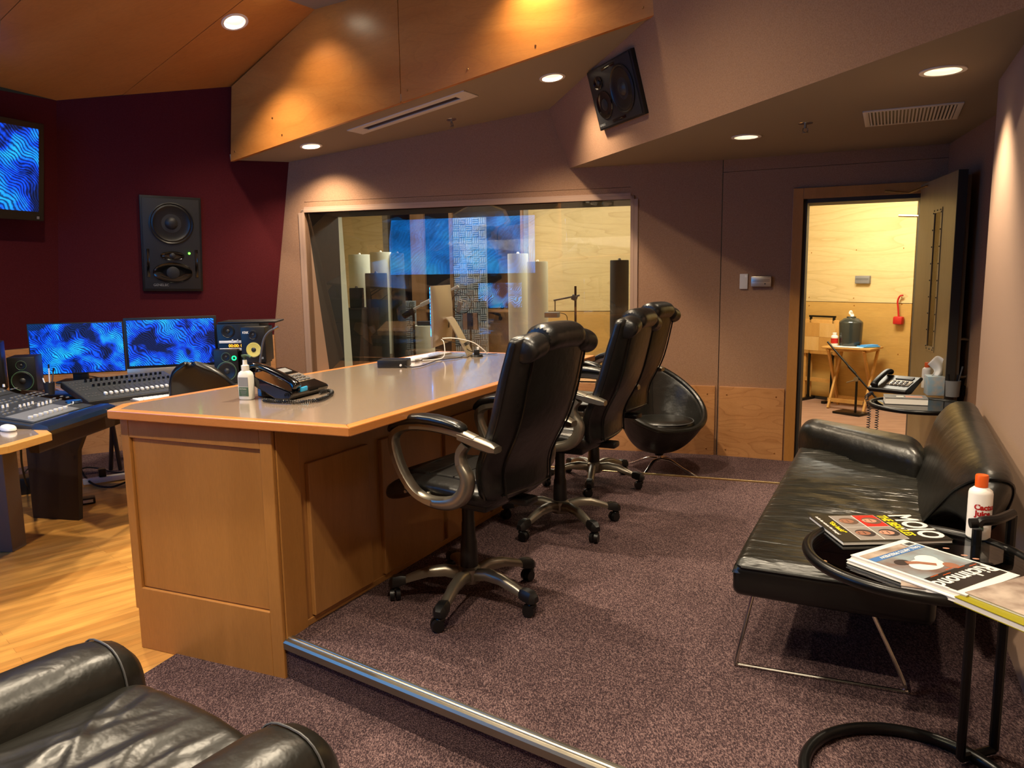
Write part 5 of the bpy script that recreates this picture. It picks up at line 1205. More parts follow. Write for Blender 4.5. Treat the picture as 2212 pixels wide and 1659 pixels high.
B().tube(cr([V((u1.x, u1.y, zt + .058)), V((u1.x + .01, u1.y, zt + .070)), V((u1.x + .05, u1.y - .0, zt + .074)), V((u2.x, u2.y, zt + .078))], 4), .013, 10).obj('handle', 'black_metal', gt)
B().cyl(V((u1.x, u1.y, zt + .066)), V((u1.x - .018, u1.y + .004, zt + .064)), .013).obj('handle_end', 'black_metal', gt)
B().tube([V((u1.x, u1.y, .02)), V((u2.x, u2.y, .02))], .012, 8).obj('base_link', 'black_metal', gt)
zg = HP + zt + .006
def booklet(name, label, A, Bp, Cp, w, h, th, z, cover, cat='magazine', spine='mag_white', bend=0):
    """A = top-left of the cover, Bp = top-right, Cp = bottom-left (world). local x reads along, local y up the page"""
    A, Bp, Cp = V(A), V(Bp), V(Cp); X = (Bp - A); X.z = 0; X.normalize(); Y = A - Cp; Y.z = 0; Y = (Y - X * Y.dot(X)).normalized()
    O = A - Y * h; O.z = z; m = frame(O, X, Y)
    if m.col[2].z < 0: raise Exception('booklet ' + name)
    t = thing(name, label, cat, O, rot=m.to_euler())
    B().box((w / 2, h / 2, th / 2), (w * .985, h * .99, th * .9)).obj('pages', spine, t, smooth=False)
    B().box((w / 2, h / 2, th * .97), (w, h, .0016)).obj('cover', cover, t, smooth=False)
    B().box((w / 2, h / 2, .0008), (w, h, .0016)).obj('back_cover', cover, t, smooth=False)
    return t, th * .97 + .0009
def img(t, name, x0, y0, x1, y1, z, m, dz=.0004): return B().box(((x0 + x1) / 2, (y0 + y1) / 2, z + dz / 2), (abs(x1 - x0), abs(y1 - y0), dz)).obj(name, m, t, smooth=False)
def TM(x, y, z): return Mx.Translation((x, y, z))
# black music magazine
z_ = zg + .012
A, Bq, Cq = G(1962, 1108, z_), G(2072, 1172, z_), G(1740, 1130, z_)
mj, zc = booklet('music_magazine', 'black music magazine with four portrait photos, lying at the back of the glass table', A, Bq, Cq, .225, .292, .010, zg, 'mag_black')
text('masthead', 'MOJO', 'mag_white', mj, .090, TM(.010, .226, zc), bold=.0022, xs=.84)
text('cover_line', 'THE BEATLES', 'yellow', mj, .036, TM(.012, .190, zc), bold=.0008, xs=.82, shear=.15)
wx, wy = .098, .062
for i, (hx, sk) in enumerate((('hair_brown', 'skin1'), ('hair', 'skin1'), ('hair_brown', 'skin2'), ('hair', 'skin2'))):
    cx_ = .012 + (i % 2) * (wx + .003); cy_ = .119 - (i // 2) * (wy + .003)
    img(mj, 'photo_frame', cx_ - .0015, cy_ - .0015, cx_ + wx + .0015, cy_ + wy + .0015, zc, 'mag_white', .0003)
    ph_ = img(mj, 'portrait_photo', cx_, cy_, cx_ + wx, cy_ + wy, zc + .0003, 'photo_grey' if i else 'red')
    B().sph((cx_ + wx * .5, cy_ + wy * .56, zc + .0008), .026, 16, (1.1, 1, .01)).obj('hair', hx, ph_); B().sph((cx_ + wx * .5, cy_ + wy * .46, zc + .0011), .020, 16, (.85, 1, .012)).obj('face', sk, ph_)
    B().box((cx_ + wx * .5, cy_ + wy * .52, zc + .0015), (.020, .003, .0002)).box((cx_ + wx * .5, cy_ + wy * .28, zc + .0015), (.012, .003, .0002)).obj('features', hx, ph_)
text('cover_quote', '"Get back!"', 'yellow', mj, .020, TM(.06, .030, zc), bold=.0004)
text('cover_small_line', 'Inside the reissues that changed', 'mag_white', mj, .012, TM(.014, .012, zc), bold=.0002)
text('masthead_mark', 'o', 'mag_black', mj, .012, TM(.176, .244, zc + .0006))
# city magazine, upside down, on top of a second one
z_ = zg + .022
A, Bq, Cq = G(2204, 1240, z_), G(2054, 1296, z_), G(1945, 1172, z_)
def city(nm, lab, dz, dx):
    return booklet(nm, lab, A + V(dx), Bq + V(dx), Cq + V(dx), .213, .286, .0085, zg + dz, 'mag_white')
m0_, zc0 = city('city_magazine', 'pale magazine directly under the upside-down city magazine with the white masthead', .0005, (-.012, -.006, 0))
mr, zc = city('city_magazine', 'glossy city magazine with white masthead and blue banner, upside down on the glass table', .0100, (0, 0, 0))
cv = img(mr, 'cover_photo', .008, .018, .205, .262, zc, 'mag_photo_b'); z2 = zc + .0004
img(mr, 'dark_ground', .008, .185, .205, .262, z2, 'mag_black')
text('masthead', 'Richmond', 'mag_white', mr, .058, TM(.006, .205, z2 + .0005), bold=.0012, xs=.88)
for k in range(5):
    yy = .194 - .008 * (k % 3); B().box((.03 + .035 * k, yy + .002, z2 + .0006), (.028, .0018, .0003)).obj('cover_line', 'orange', mr)
B().sph((.115, .135, z2 + .0003), .040, 24, (1.25, .8, .012)).sph((.085, .115, z2 + .0003), .028, 20, (1, .9, .014)).obj('white_shirt', 'mag_white', mr)
B().sph((.075, .170, z2 + .0006), .017, 16, (1, 1.1, .02)).tube([(.10, .150, z2 + .0012), (.125, .120, z2 + .0012), (.150, .105, z2 + .0012)], .008, 8, flat=.08).obj('figure_skin', 'skin2', mr)
B().sph((.155, .098, z2 + .0006), .018, 14, (1.2, .9, .02)).obj('figure_hair', 'hair', mr)
img(mr, 'banner', .008, .044, .205, .064, z2, 'mag_blue')
text('banner_text', 'FALL ARTS PREVIEW', 'mag_white', mr, .0165, TM(.018, .0485, z2 + .0006), bold=.0002, xs=1.05)
img(mr, 'lower_photo', .045, .018, .205, .043, z2, 'mag_photo')
img(mr, 'barcode_patch', .010, .020, .040, .042, z2 + .0002, 'paper')
bc_ = B()
for k in range(12): bc_.box((.013 + k * .0021, .031, z2 + .0009), (.0009 if k % 3 else .0014, .016, .0002))
bc_.obj('barcode', 'pack_text', mr, smooth=False)
# paperback peeking out under them and the big books running off the picture
pbk = thing('brown_booklet', 'thin brown booklet peeking out from under the city magazine', 'booklet', G(1960, 1268, zg) , radians(-28))
B().box((.05, .03, -.0), (.16, .10, .0045)).obj('pages', 'mag_white', pbk, smooth=False); B().box((.05, .03, .0028), (.162, .102, .001)).obj('cover', 'mag_photo', pbk, smooth=False)
pbk.location.z = zg + .0025 - .0; pbk.location = V(pbk.location) + V((.02, -.0, -.0))
o1, o2 = G(2062, 1302, HP + zt + .006), G(2212, 1366, HP + zt + .006); ox = (o2 - o1).normalized(); oy = Z.cross(ox); oc_ = o1 + ox * .15 + oy * .11; orz = math.atan2(ox.y, ox.x)
ob = thing('olive_book', 'large olive-covered book jutting over the near right rim of the magazine table', 'book', oc_, orz)
B().box((0, 0, .007), (.30, .22, .011)).obj('pages', 'mag_white', ob, smooth=False); B().box((0, 0, .0136), (.302, .222, .0016)).obj('cover', 'olive', ob, smooth=False); B().box((0, 0, .0008), (.302, .222, .0016)).obj('back_cover', 'olive', ob, smooth=False)
bg = thing('red_lettered_magazine', 'pale glossy magazine with red letters on the olive book at the right border', 'magazine', oc_ + oy * .022 - ox * .010 + Z * .0145, orz + .04)
B().box((0, 0, .003), (.28, .20, .005)).obj('pages', 'mag_white', bg, smooth=False); B().box((0, 0, .006), (.282, .202, .0012)).obj('cover', 'mag_photo', bg, smooth=False)
text('red_letters', 'RIN', 'red', bg, .034, TM(.035, -.055, .0068) @ Mx.Rotation(1.45, 4, 'Z'), bold=.001)
# postcards under the bottle
cd_ = thing('black_leaflet', 'black leaflet with pink spots lying under the sanitizer bottle', 'leaflet', G(2052, 1196, zg + .001), radians(-15))
B().box((0, 0, .001), (.16, .13, .0016)).obj('sheet', 'black_gloss', cd_, smooth=False)
for dx, dy in ((-.03, .02), (.0, .035), (.03, -.01), (.05, -.03)): B().sph((dx, dy, .002), .006, 8, (1.4, .8, .08)).obj('pink_spot', 'skin1', cd_)
# sanitizer bottle
def juice(label, loc, rz, s):
    t = thing('sanitizer_bottle', label, 'bottle', loc, rz)
    B().lathe([(0, 0), (.026 * s, 0), (.029 * s, .004 * s), (.029 * s, .122 * s), (.027 * s, .130 * s), (.018 * s, .138 * s), (.014 * s, .139 * s), (.014 * s, .146 * s), (0, .146 * s)], seg=32).obj('bottle', 'white_plastic', t)
    B().lathe([(0, .140 * s), (.0155 * s, .140 * s), (.0160 * s, .168 * s), (.0145 * s, .172 * s), (0, .173 * s)], seg=28).obj('cap', 'orange', t); return t
jb_ = juice('white hand sanitizer bottle with orange cap and red lettering on the magazine table', G(2112, 1160, zg + .002), radians(0), 1.0)
def wrap(t, s, m, size, z, a0, r, nm='label_text', bold=.0005):
    """lettering bent round a cylinder facing -y"""
    cu = bpy.data.curves.new('t', 'FONT'); cu.body = s; cu.size = size; cu.offset = bold; cu.resolution_u = 3
    o = bpy.data.objects.new('t', cu); COL.objects.link(o); dg = bpy.context.evaluated_depsgraph_get(); me = bpy.data.meshes.new_from_object(o.evaluated_get(dg)); bpy.data.objects.remove(o)
    for q in me.vertices:
        a = a0 + q.co.x / r; q.co = V((r * sin(a), -r * cos(a), z + q.co.y))
    me.materials.clear(); me.materials.append(MATS[m]); o = bpy.data.objects.new(nm, me); COL.objects.link(o); o.parent = t; return o
wrap(jb_, 'Cactus', 'red', .020, .083, -1.05, .0294, bold=.0011); wrap(jb_, 'Juice', 'red', .020, .066, -.95, .0294, bold=.0011); wrap(jb_, 'SANITIZER GEL', 'pack_text', .0075, .052, -.98, .0294, bold=.0001)
cc = B(); 
for dx, zz, hh in ((-.5, .018, .026), (-.72, .024, .014), (-.30, .026, .012)):
    cc.box((.0290 * sin(dx), -.0290 * cos(dx), zz + hh / 2), (.006, .002, hh), rz=dx, bev=.0008)
cc.obj('cactus_picture', 'green_ring', jb_)
jb_.rotation_euler = (0, 0, radians(2))
tp2 = B().box(tuple(G(1778, 1213, zg + .002)), (.018, .010, .003), rz=.3, bev=.001).obj('cardboard_scrap', 'cardboard'); tag(tp2, 'tiny beige scrap on the bare glass at the left of the magazine table', 'scrap')

# far table by the door
fz = .60; fc = V((2.34, 4.50, 0))
zl = G(1856, 862, .70)
ft, a1, a2 = glass_table('round glass table with black rim beyond the sofa, holding a telephone and tissues', V((2.40, 4.47, 0)), .70, r=.262, up=(.95, -.3))
for aa in (a1, a2): B().tube([V((.262 * cos(aa), .262 * sin(aa), .02)), V((.262 * cos(aa), .262 * sin(aa), .70))], .012, 8).obj('upright', 'black_metal', ft)
zf = .706
p2_ = desk_phone('desk_phone', 'black multi-line desk telephone on the round table by the door', G(1932, 846, zf), radians(-52), 'black_plastic', 1.08)
ca_, cb2 = G(1877, 884, .65), G(1895, 884, .65)
coil([G(1884, 848, zf + .03), G(1872, 858, zf + .012), V((ca_.x, ca_.y, .66)), V((ca_.x, ca_.y, .5)), V((ca_.x, ca_.y, .28)), V(((ca_.x + cb2.x) / 2, ca_.y, .20)), V((cb2.x, cb2.y, .28)), V((cb2.x, cb2.y, .5)), V((cb2.x, cb2.y, .672))], .0095, .015, .0026, 'handset_cord', 'navy', p2_)
bk = thing('thick_book', 'thick grey-covered book on the round table in front of the telephone', 'book', G(1955, 870, zf), radians(-22))
B().box((0, 0, .019), (.225, .15, .034)).obj('pages', 'mag_white', bk, smooth=False); B().box((0, 0, .037), (.23, .155, .002)).obj('cover', 'mid_grey', bk, smooth=False); B().box((0, 0, .001), (.23, .155, .002)).obj('back_cover', 'mid_grey', bk, smooth=False)
img(bk, 'cover_print', .0, -.03, .09, .03, .038, 'skin1'); img(bk, 'cover_print', -.05, -.02, -.01, .01, .038, 'mag_white')
tbx = thing('tissue_box', 'blue and grey tissue box with a white tissue pulled up on the round table', 'tissue box', G(2022, 852, zf), radians(-18))
B().box((0, 0, .06), (.125, .12, .12), bev=.004).obj('carton', 'box_blue', tbx)
def tisf(a, b):
    return V((-.035 + .07 * a + .02 * sin(b * 4) + .03 * b * (a - .2), .012 * sin(a * 9 + b * 3) * (1 - .2 * b) + .01 * b, .118 + .105 * b * (.7 + .5 * sin(a * pi * .9))))
B().grid(tisf, 16, 12).obj('tissue', 'tissue', tbx, solid=.0015)
j2 = juice('white bottle with orange cap and red print behind the tissue box', G(2000, 838, zf), 0, 1.0)
wrap(j2, 'Cactus', 'red', .018, .075, -1.0, .0294, bold=.0011); wrap(j2, 'Juice', 'red', .018, .06, -.9, .0294, bold=.0011)
pc2 = thing('wire_pen_cup', 'grey mesh cup full of pens on the right of the tissue box', 'cup', G(2056, 856, zf))
B().lathe([(0, 0), (.040, 0), (.045, .10), (.041, .10), (.037, .004), (0, .004)]).obj('cup', 'logo_grey', pc2)
for i, (tx, ty, hh, mm, lb) in enumerate(((-.03, 0, .13, 'black_plastic', 'black pen in the mesh cup, leaning left'), (-.01, .01, .14, 'yellow', 'yellow pencil in the mesh cup'), (.03, .0, .125, 'navy', 'short dark pen in the mesh cup'), (.055, .0, .175, 'mid_grey', 'long grey pen leaning right in the mesh cup'))):
    pn = thing('pen', lb, 'pen', V(pc2.location) + V((tx * .3, ty, .006))); B().cyl((0, 0, 0), (tx * .7, ty, hh), .0045).obj('barrel', mm, pn); B().cyl((tx * .64, ty, hh * .92), (tx * .72, ty, hh * 1.03), .0055).obj('pen_cap', mm, pn)
sbx = thing('small_black_box', 'small black box behind the mesh pen cup', 'box', G(2078, 853, zf), 0.3); B().box((0, 0, .03), (.05, .05, .06), bev=.004).obj('box_body', 'black_plastic', sbx)
# ================================================================== WALL AND CEILING FITTINGS
def tvset(name, label, c, X, Y, w, h, scr, group=None):
    m = frame(c, X, Y); t = thing(name, label, 'television', c, rot=m.to_euler(), group=group)
    B().box((0, 0, -.01), (w, h, .05), bev=.006).obj('bezel', 'black_plastic', t)
    B().box((0, .012, .0158), (w - .09, h - .115, .002)).obj('screen', scr, t, smooth=False)
    B().box((0, 0, -.07), (.4, .3, .08)).obj('wall_bracket', 'black_metal', t); return t
# television on the front left wall; its right edge is what the photo shows
ptr, pbr = PL(93, 268, K + nP0 * .16, nP0), PL(93, 478, K + nP0 * .16, nP0)
ht = (ptr - pbr).length; Yt = (ptr - pbr).normalized(); Xt = P0d * -1; Xt = (Xt - Yt * Xt.dot(Yt)).normalized(); wt = ht * 1.72
ct = (ptr + pbr) / 2 - Xt * wt / 2
tvm = frame(ct, Xt, Yt)
tv = tvset('wall_television', 'black-framed television with blue wallpaper cut by the left border of the photo', ct, Xt, Yt, wt, ht, 'scr_tv')
B().box((wt / 2 - .05, -ht / 2 + .025, .017), (.02, .02, .002)).obj('logo_badge', 'logo_grey', tv)
# second television high on the left wall, seen only as the big blue reflection in the window and desk
lwd = (lw1 - lw0).normalized(); lwn = V((.6, .8, 0))
tc2 = V((-4.45, 2.05, 2.18)); q_ = tc2 - lw0; nrm_ = V((lwd.y, -lwd.x, 0)); nrm_ = nrm_ if nrm_.dot(V((1, 1, 0))) > 0 else -nrm_
tc2 = tc2 - nrm_ * (q_.dot(nrm_) - .14); tc2.z = 2.18
t_x = Z.cross(nrm_).normalized()
tvset('wall_television', 'large television mirrored in the studio window as a blue field', tc2, t_x, Z, 2.7, 1.45, 'scr_big')
# vents
def vent_linear():
    q = [PL(*p, t0, nA) for p in [(753, 280), (1003, 195), (1030, 205), (783, 290)]]
    c = sum(q, V((0, 0, 0))) / 4; X = (q[1] - q[0]).normalized(); Y = nA.cross(X); L = ((q[1] - q[0]).length + (q[2] - q[3]).length) / 2; m = frame(c, X, Y)
    Wd = abs((q[3] - q[0]).dot(Y)) * .95
    t = thing('ceiling_vent', 'long narrow slot air vent in the soffit above the studio window', 'vent', c, rot=m.to_euler())
    s_ = 1 if m.col[2].to_3d().dot(nA) > 0 else -1
    f = B(); b = Wd * .30
    f.box((0, Wd / 2 - b / 2, .003 * s_), (L, b, .008)); f.box((0, -Wd / 2 + b / 2, .003 * s_), (L, b, .008)); f.box((L / 2 - .06, 0, .0028 * s_), (.12, Wd * .99, .007)); f.box((-L / 2 + .06, 0, .0028 * s_), (.12, Wd * .99, .007))
    f.obj('frame', 'white_matte', t, smooth=False); B().box((0, 0, .0005 * s_), (L - .2, Wd * .5, .002)).obj('slot', 'black_gloss', t, smooth=False)
vent_linear()
q = [G(*p, ZB) for p in [(1870, 240), (2088, 218), (2064, 255), (1863, 272)]]
c = sum(q, V((0, 0, 0))) / 4; X = ((q[1] - q[0]) + (q[2] - q[3])).normalized(); L = ((q[1] - q[0]).length + (q[2] - q[3]).length) / 2; Yv = Z.cross(X); Wv = (abs((q[0] - q[3]).dot(Yv)) + abs((q[1] - q[2]).dot(Yv))) / 2
vt = thing('ceiling_grille', 'white louvred air grille in the soffit beside the brightest downlight', 'vent', c, math.atan2(X.y, X.x))
f = B(); bw = .028
for sy in (-1, 1): f.box((0, sy * (Wv / 2 - bw / 2), -.004), (L, bw, .008), bev=.002)
for sx in (-1, 1): f.box((sx * (L / 2 - bw / 2), 0, -.0045), (bw, Wv, .008), bev=.002)
f.obj('frame', 'white_matte', vt); B().box((0, 0, -.0006), (L - .04, Wv - .04, .001)).obj('dark_duct', 'black_plastic', vt, smooth=False)
for k in range(24):
    B().box((-L / 2 + bw + (L - 2 * bw) * (k + .5) / 24, 0, -.007), (.010, Wv - 2 * bw, .0025), rot=Mx.Rotation(.6, 3, 'Y')).obj('louvre', 'white_matte', vt, smooth=False)
def sprinkler(label, p, n):
    n = V(n); t = thing('sprinkler_head', label, 'sprinkler', p, rot=(-n).to_track_quat('Z', 'Y').to_euler())
    B().lathe([(0, -.002), (.04, -.003), (.042, 0), (0, .0)]).obj('escutcheon', 'chrome', t); B().cyl((0, 0, 0), (0, 0, -.03), .008).obj('nozzle', 'chair_metal', t)
    B().tube([(-.012, 0, -.028), (-.015, 0, -.045), (0, 0, -.055), (.015, 0, -.045), (.012, 0, -.028)], .003, 6).lathe([(0, -.054), (.018, -.055), (.018, -.057), (0, -.057)]).obj('deflector', 'chair_metal', t)
sprinkler('chrome fire sprinkler in the soffit over the studio window', PL(975, 258, t0, nA), nA)
sprinkler('chrome fire sprinkler in the door soffit beside the louvred grille', G(1740, 266, ZB), DOWN)
def thermo(label, p, n, X, w, h, name='thermostat'):
    m = frame(p, X, Z); 
    t = thing(name, label, name.replace('_', ' '), p, rot=m.to_euler()); s_ = 1 if m.col[2].to_3d().dot(V(n)) > 0 else -1
    if s_ < 0: raise Exception('thermo')
    return t
p = pxW1(1607, 608, -.001); t = thermo('white blank sensor plate on the mauve wall left of the door', p, w1n, w1, .055, .12, 'sensor_plate')
B().box((0, 0, .008), (.062, .118, .016), bev=.004).obj('plate', 'white_matte', t); B().sph((.016, .04, .015), .010, 12, (1, 1, .3)).obj('knob', 'white_plastic', t)
p = pxW1(1645, 608, -.001); t = thermo('beige thermostat with two slots beside the white plate, left of the door', p, w1n, w1, .15, .08)
B().box((0, 0, .018), (.150, .080, .036), bev=.004).obj('thermostat_case', 'alu', t); 
for yy in (.012, .002): B().box((0, yy, .0365), (.13, .0025, .001)).obj('slot', 'door_dark', t)
B().sph((.03, -.018, .036), .005, 8).obj('dial', 'black_plastic', t)
p = PL(1866, 604, HB0, hn) + hn * .002; t = thermo('beige thermostat on the yellow plywood wall seen through the door', p, hn, hd, .15, .08)
B().box((0, 0, .018), (.165, .085, .036), bev=.004).obj('thermostat_case', 'logo_grey', t)
for yy in (.012, .0): B().box((0, yy, .0365), (.15, .003, .001)).obj('slot', 'door_dark', t)

# ---- door leaf, open into the alcove
h0 = W1(1.405, 0) + w1n * .03; h1 = V((2.735, 4.765, 0)); dd_ = (h1 - h0); dw = .86; dd_.normalize(); dn_ = V((-dd_.y, dd_.x, 0)); dn_ = dn_ if dn_.x < 0 else -dn_
m = Mx((dd_, Z.cross(dd_), Z)).transposed().to_4x4()
door = thing('door_1', 'x', 'door', h0, math.atan2(dd_.y, dd_.x)); del door['label']; del door['category']; struct(door)
# local x along the leaf, +y = Z cross x ; room-facing (left) side is -y or +y
sy = 1 if Z.cross(dd_).dot(dn_) > 0 else -1
df = B(); zt_, zb_ = 2.085, .012; wx0, wx1, wz0, wz1 = .40, .545, .98, 1.86
for x0, x1, z0, z1 in ((0, wx0, zb_, zt_), (wx1, dw, zb_, zt_), (wx0, wx1, zb_, wz0), (wx0, wx1, wz1, zt_)):
    df.box(((x0 + x1) / 2, 0, (z0 + z1) / 2), (x1 - x0, .05, z1 - z0))
df.obj('door_leaf', 'door_wood', door, smooth=False)
B().box(((wx0 + wx1) / 2, sy * .021, (wz0 + wz1) / 2), (wx1 - wx0, .006, wz1 - wz0)).obj('door_window', 'door_pane', door, smooth=False)
pf2 = B(); o_ = .030
for x0, x1, z0, z1 in ((wx0 - o_, wx0, wz0 - o_, wz1 + o_), (wx1, wx1 + o_, wz0 - o_, wz1 + o_), (wx0, wx1, wz0 - o_, wz0), (wx0, wx1, wz1, wz1 + o_)): pf2.box(((x0 + x1) / 2, sy * .027, (z0 + z1) / 2), (x1 - x0, .004, z1 - z0))
pfo = pf2.obj('window_plate', 'door_wood', door, smooth=False)
rv = B()
for k in range(9):
    for xx in (wx0 - o_ / 2, wx1 + o_ / 2): rv.cyl((xx, sy * .028, wz0 + .0 + (wz1 - wz0) * k / 8), (xx, sy * .033, wz0 + (wz1 - wz0) * k / 8), .006, .004, 8)
for k in (0, 1, 2):
    for zz in (wz0 - o_ / 2, wz1 + o_ / 2): rv.cyl((wx0 + (wx1 - wx0) * k / 2, sy * .028, zz), (wx0 + (wx1 - wx0) * k / 2, sy * .033, zz), .006, .004, 8)
rv.obj('rivets', 'black_metal', pfo)['kind'] = 'stuff'
B().box((dw + .004, 0, (zt_ + zb_) / 2), (.010, .052, zt_ - zb_)).obj('edge_seal', 'door_dark', door, smooth=False)
ap_ = B()
for x0, x1, z0, z1 in ((.03, wx0 - .02, .04, zt_ - .03), (wx1 + .02, dw - .02, .04, zt_ - .03), (wx0 - .02, wx1 + .02, .04, wz0 - .02), (wx0 - .02, wx1 + .02, wz1 + .02, zt_ - .03)): ap_.box(((x0 + x1) / 2, -sy * .040, (z0 + z1) / 2), (x1 - x0, .03, z1 - z0))
ap_.obj('acoustic_panel', 'grey_panel', door, smooth=False)
B().tube(cr([(dw - .06, -sy * .06, 1.06), (dw - .06, -sy * .12, 1.05), (dw - .06, -sy * .13, .98), (dw - .06, -sy * .13, .90), (dw - .06, -sy * .12, .83), (dw - .06, -sy * .06, .82)], 4), .009, 8).obj('door_handle', 'chair_metal', door)
ha = B().tube([W1(1.15, 2.055) + w1n * .04, W1(1.30, 2.03) + w1n * .10, h0 + dd_ * .20 + Z * 2.07], .008, 6).obj('closer_arm', 'brass_edge', door, world=True)

# ================================================================== CORRIDOR THINGS
def hb(x, y, off=.0): return PL(x, y, HB0 + hn * off, hn)
# folded tray table standing against the wall
c = hb(1765, 862, .12); c.z = 0
ftb = thing('folded_tray_table', 'folded wooden tray table with a parquet top on its rack, left in the corridor', 'tray table', c, math.atan2(hd.y, hd.x))
sc_f = .62
B().box((0, .0, .74), (.48, .022, .40), bev=.008).obj('tabletop', 'tray_wood', ftb)
wood('tray_wood_d', '#d3a862', '#dcb575', '#b98d4a', rough=.35, grain=(6, 1, 1.2), rot=(0, .8, 0), scale=3, figure=.2); wood('tray_wood_e', '#c08f4a', '#c99a55', '#a87a3a', rough=.35, grain=(6, 1, 1.2), rot=(0, -.8, 0), scale=3, figure=.2)
for i, (dx, dz) in enumerate(((-.10, .08), (.10, .08), (-.10, -.08), (.10, -.08))):
    B().box((dx, -.012, .74 + dz), (.198, .003, .158)).obj('inlay_square', 'tray_wood_d' if i in (1, 2) else 'tray_wood_e', ftb, smooth=False)
for x in (-.19, .19): B().box((x, .03, .29), (.03, .03, .58)).obj('leg', 'tray_wood', ftb, smooth=False)
for x in (-.14, .15): B().box((x, .055, .29), (.03, .025, .58)).obj('leg', 'tray_wood', ftb, smooth=False)
B().box((0, .02, .24), (.38, .02, .045)).obj('cross_bar', 'tray_wood', ftb, smooth=False)
for x in (-.12, .17): rk_ = B().box((x, -.0, .50), (.022, .022, .96)).box((x, -.02, .015), (.045, .26, .03)).obj('rack_upright', 'black_metal', ftb, smooth=False)
B().box((.025, 0, .975), (.33, .02, .02)).obj('rack_bar', 'black_metal', ftb, smooth=False)
# open tray table
c = G(1832, 868, 0)
c = hb(1835, 872, .30); c.z = 0
tt = thing('tray_table', 'open wooden tray table with crossed legs carrying a black wipes dispenser in the corridor', 'tray table', c, math.atan2(hd.y, hd.x) + .15)
B().box((0, 0, .665), (.52, .36, .022), bev=.006).obj('tabletop', 'tray_wood', tt); B().box((0, 0, .640), (.44, .30, .02)).obj('top_rail', 'tray_wood', tt, smooth=False)
for x in (-.19, .19):
    B().box((x, 0, .325), (.022, .035, .72), rot=Mx.Rotation(.46, 3, 'X')).obj('leg', 'tray_wood', tt, smooth=False)
    B().box((x + .024, 0, .325), (.022, .035, .72), rot=Mx.Rotation(-.46, 3, 'X')).obj('leg', 'tray_wood', tt, smooth=False)
B().box((0, .12, .09), (.38, .02, .04)).obj('cross_bar', 'tray_wood', tt, smooth=False); B().box((0, -.12, .09), (.38, .02, .04)).obj('cross_bar', 'tray_wood', tt, smooth=False)
tm_ = PM(tt)
wd3 = thing('wipes_dispenser', 'black domed wipes dispenser with a white wipe on the corridor tray table', 'dispenser', tm_ @ V((-.04, .04, .677)))
B().lathe([(0, 0), (.112, 0), (.115, .02), (.122, .25), (.118, .262), (.075, .30), (.05, .305), (.046, .32), (0, .322)], seg=32).obj('canister', 'smoke_plastic', wd3)
B().grid(lambda a, b: V((-.02 + .04 * a + .01 * sin(b * 5), .01 * sin(a * 6), .315 + .07 * b * (.6 + .4 * sin(a * 3)))), 8, 8).obj('wipe', 'tissue', wd3, solid=.002)
wb_ = thing('small_white_bottle', 'small white bottle with red label beside the wipes dispenser', 'bottle', tm_ @ V((-.17, -.06, .677)))
B().lathe([(0, 0), (.036, 0), (.037, .105), (.02, .118), (.022, .12), (.022, .145), (0, .146)]).obj('bottle', 'white_plastic', wb_); B().lathe([(.0374, .03), (.0374, .085), (.036, .085), (.036, .03)], cap=False).obj('label_band', 'red', wb_)
pp_ = thing('blue_mask_pack', 'light blue face masks piled on the right of the corridor tray table', 'mask pack', tm_ @ V((.17, .0, .677)), .2)
B().box((0, 0, .008), (.20, .12, .012), bev=.004).box((.02, .01, .02), (.17, .09, .010), rz=.2, bev=.004).obj('masks', 'blue_mask', pp_)
pw_ = B().box(tuple(tm_ @ V((.02, -.11, .679))), (.30, .14, .002), rz=-.8).obj('paper_sheet', 'paper', smooth=False); tag(pw_, 'white sheet of paper on the front of the corridor tray table', 'paper')
# red telephone-like handle on the wall
rp = thing('red_wall_latch', 'red hook box with a red cord on the corridor plywood wall', 'wall device', hb(1944, 692, .004), math.atan2(hd.y, hd.x))
B().box((0, -.03, .0), (.10, .06, .085), bev=.015).obj('red_box', 'red', rp); B().tube(cr([(0, -.03, .04), (-.01, -.03, .12), (-.02, -.03, .20), (.0, -.03, .255), (.035, -.03, .265)], 5), .009, 8).obj('red_cord', 'red', rp)
# small microphone stand
c = G(1836, 885, 0); c = hb(1838, 884, .62); c.z = 0
msd = thing('short_microphone_stand', 'short black microphone boom stand on a flat base in front of the tray table', 'stand', c, math.atan2(hd.y, hd.x))
B().box((0, 0, .012), (.30, .20, .024), bev=.005).obj('base', 'black_metal', msd); B().cyl((.05, 0, .02), (.05, 0, .37), .012).obj('pole', 'black_metal', msd)
B().cyl((-.30, 0, .74), (.27, 0, .20), .010).cyl((-.05, 0, .50), (.03, 0, .43), .014).obj('boom', 'black_metal', msd); B().cyl((.05, -.02, .375), (.05, .02, .375), .025).cyl((.05, 0, .37), (-.05, -.02, .33), .006).obj('clutch', 'chair_metal', msd)
for i, (x, y) in enumerate(((1938, 884), (1898, 879))):
    c = hb(x, y, .12); c.z = 0
    sbg = B().box((0, 0, .035), (.20, .10, .07), bev=.03, seg=3).obj('sandbag', 'white_matte'); sbg.location = c; sbg.rotation_euler = (0, 0, math.atan2(hd.y, hd.x)); tag(sbg, ('pale sandbag on the corridor floor, the right one', 'pale sandbag on the corridor floor, the smaller left one')[i], 'sandbag')
bx2 = B().box((0, 0, .06), (.14, .12, .12), bev=.004).obj('wooden_block', 'plywood_low'); bx2.location = V((*hb(1958, 888, .1)[:2], 0)); tag(bx2, 'small yellow wooden block on the corridor floor in the corner', 'block')
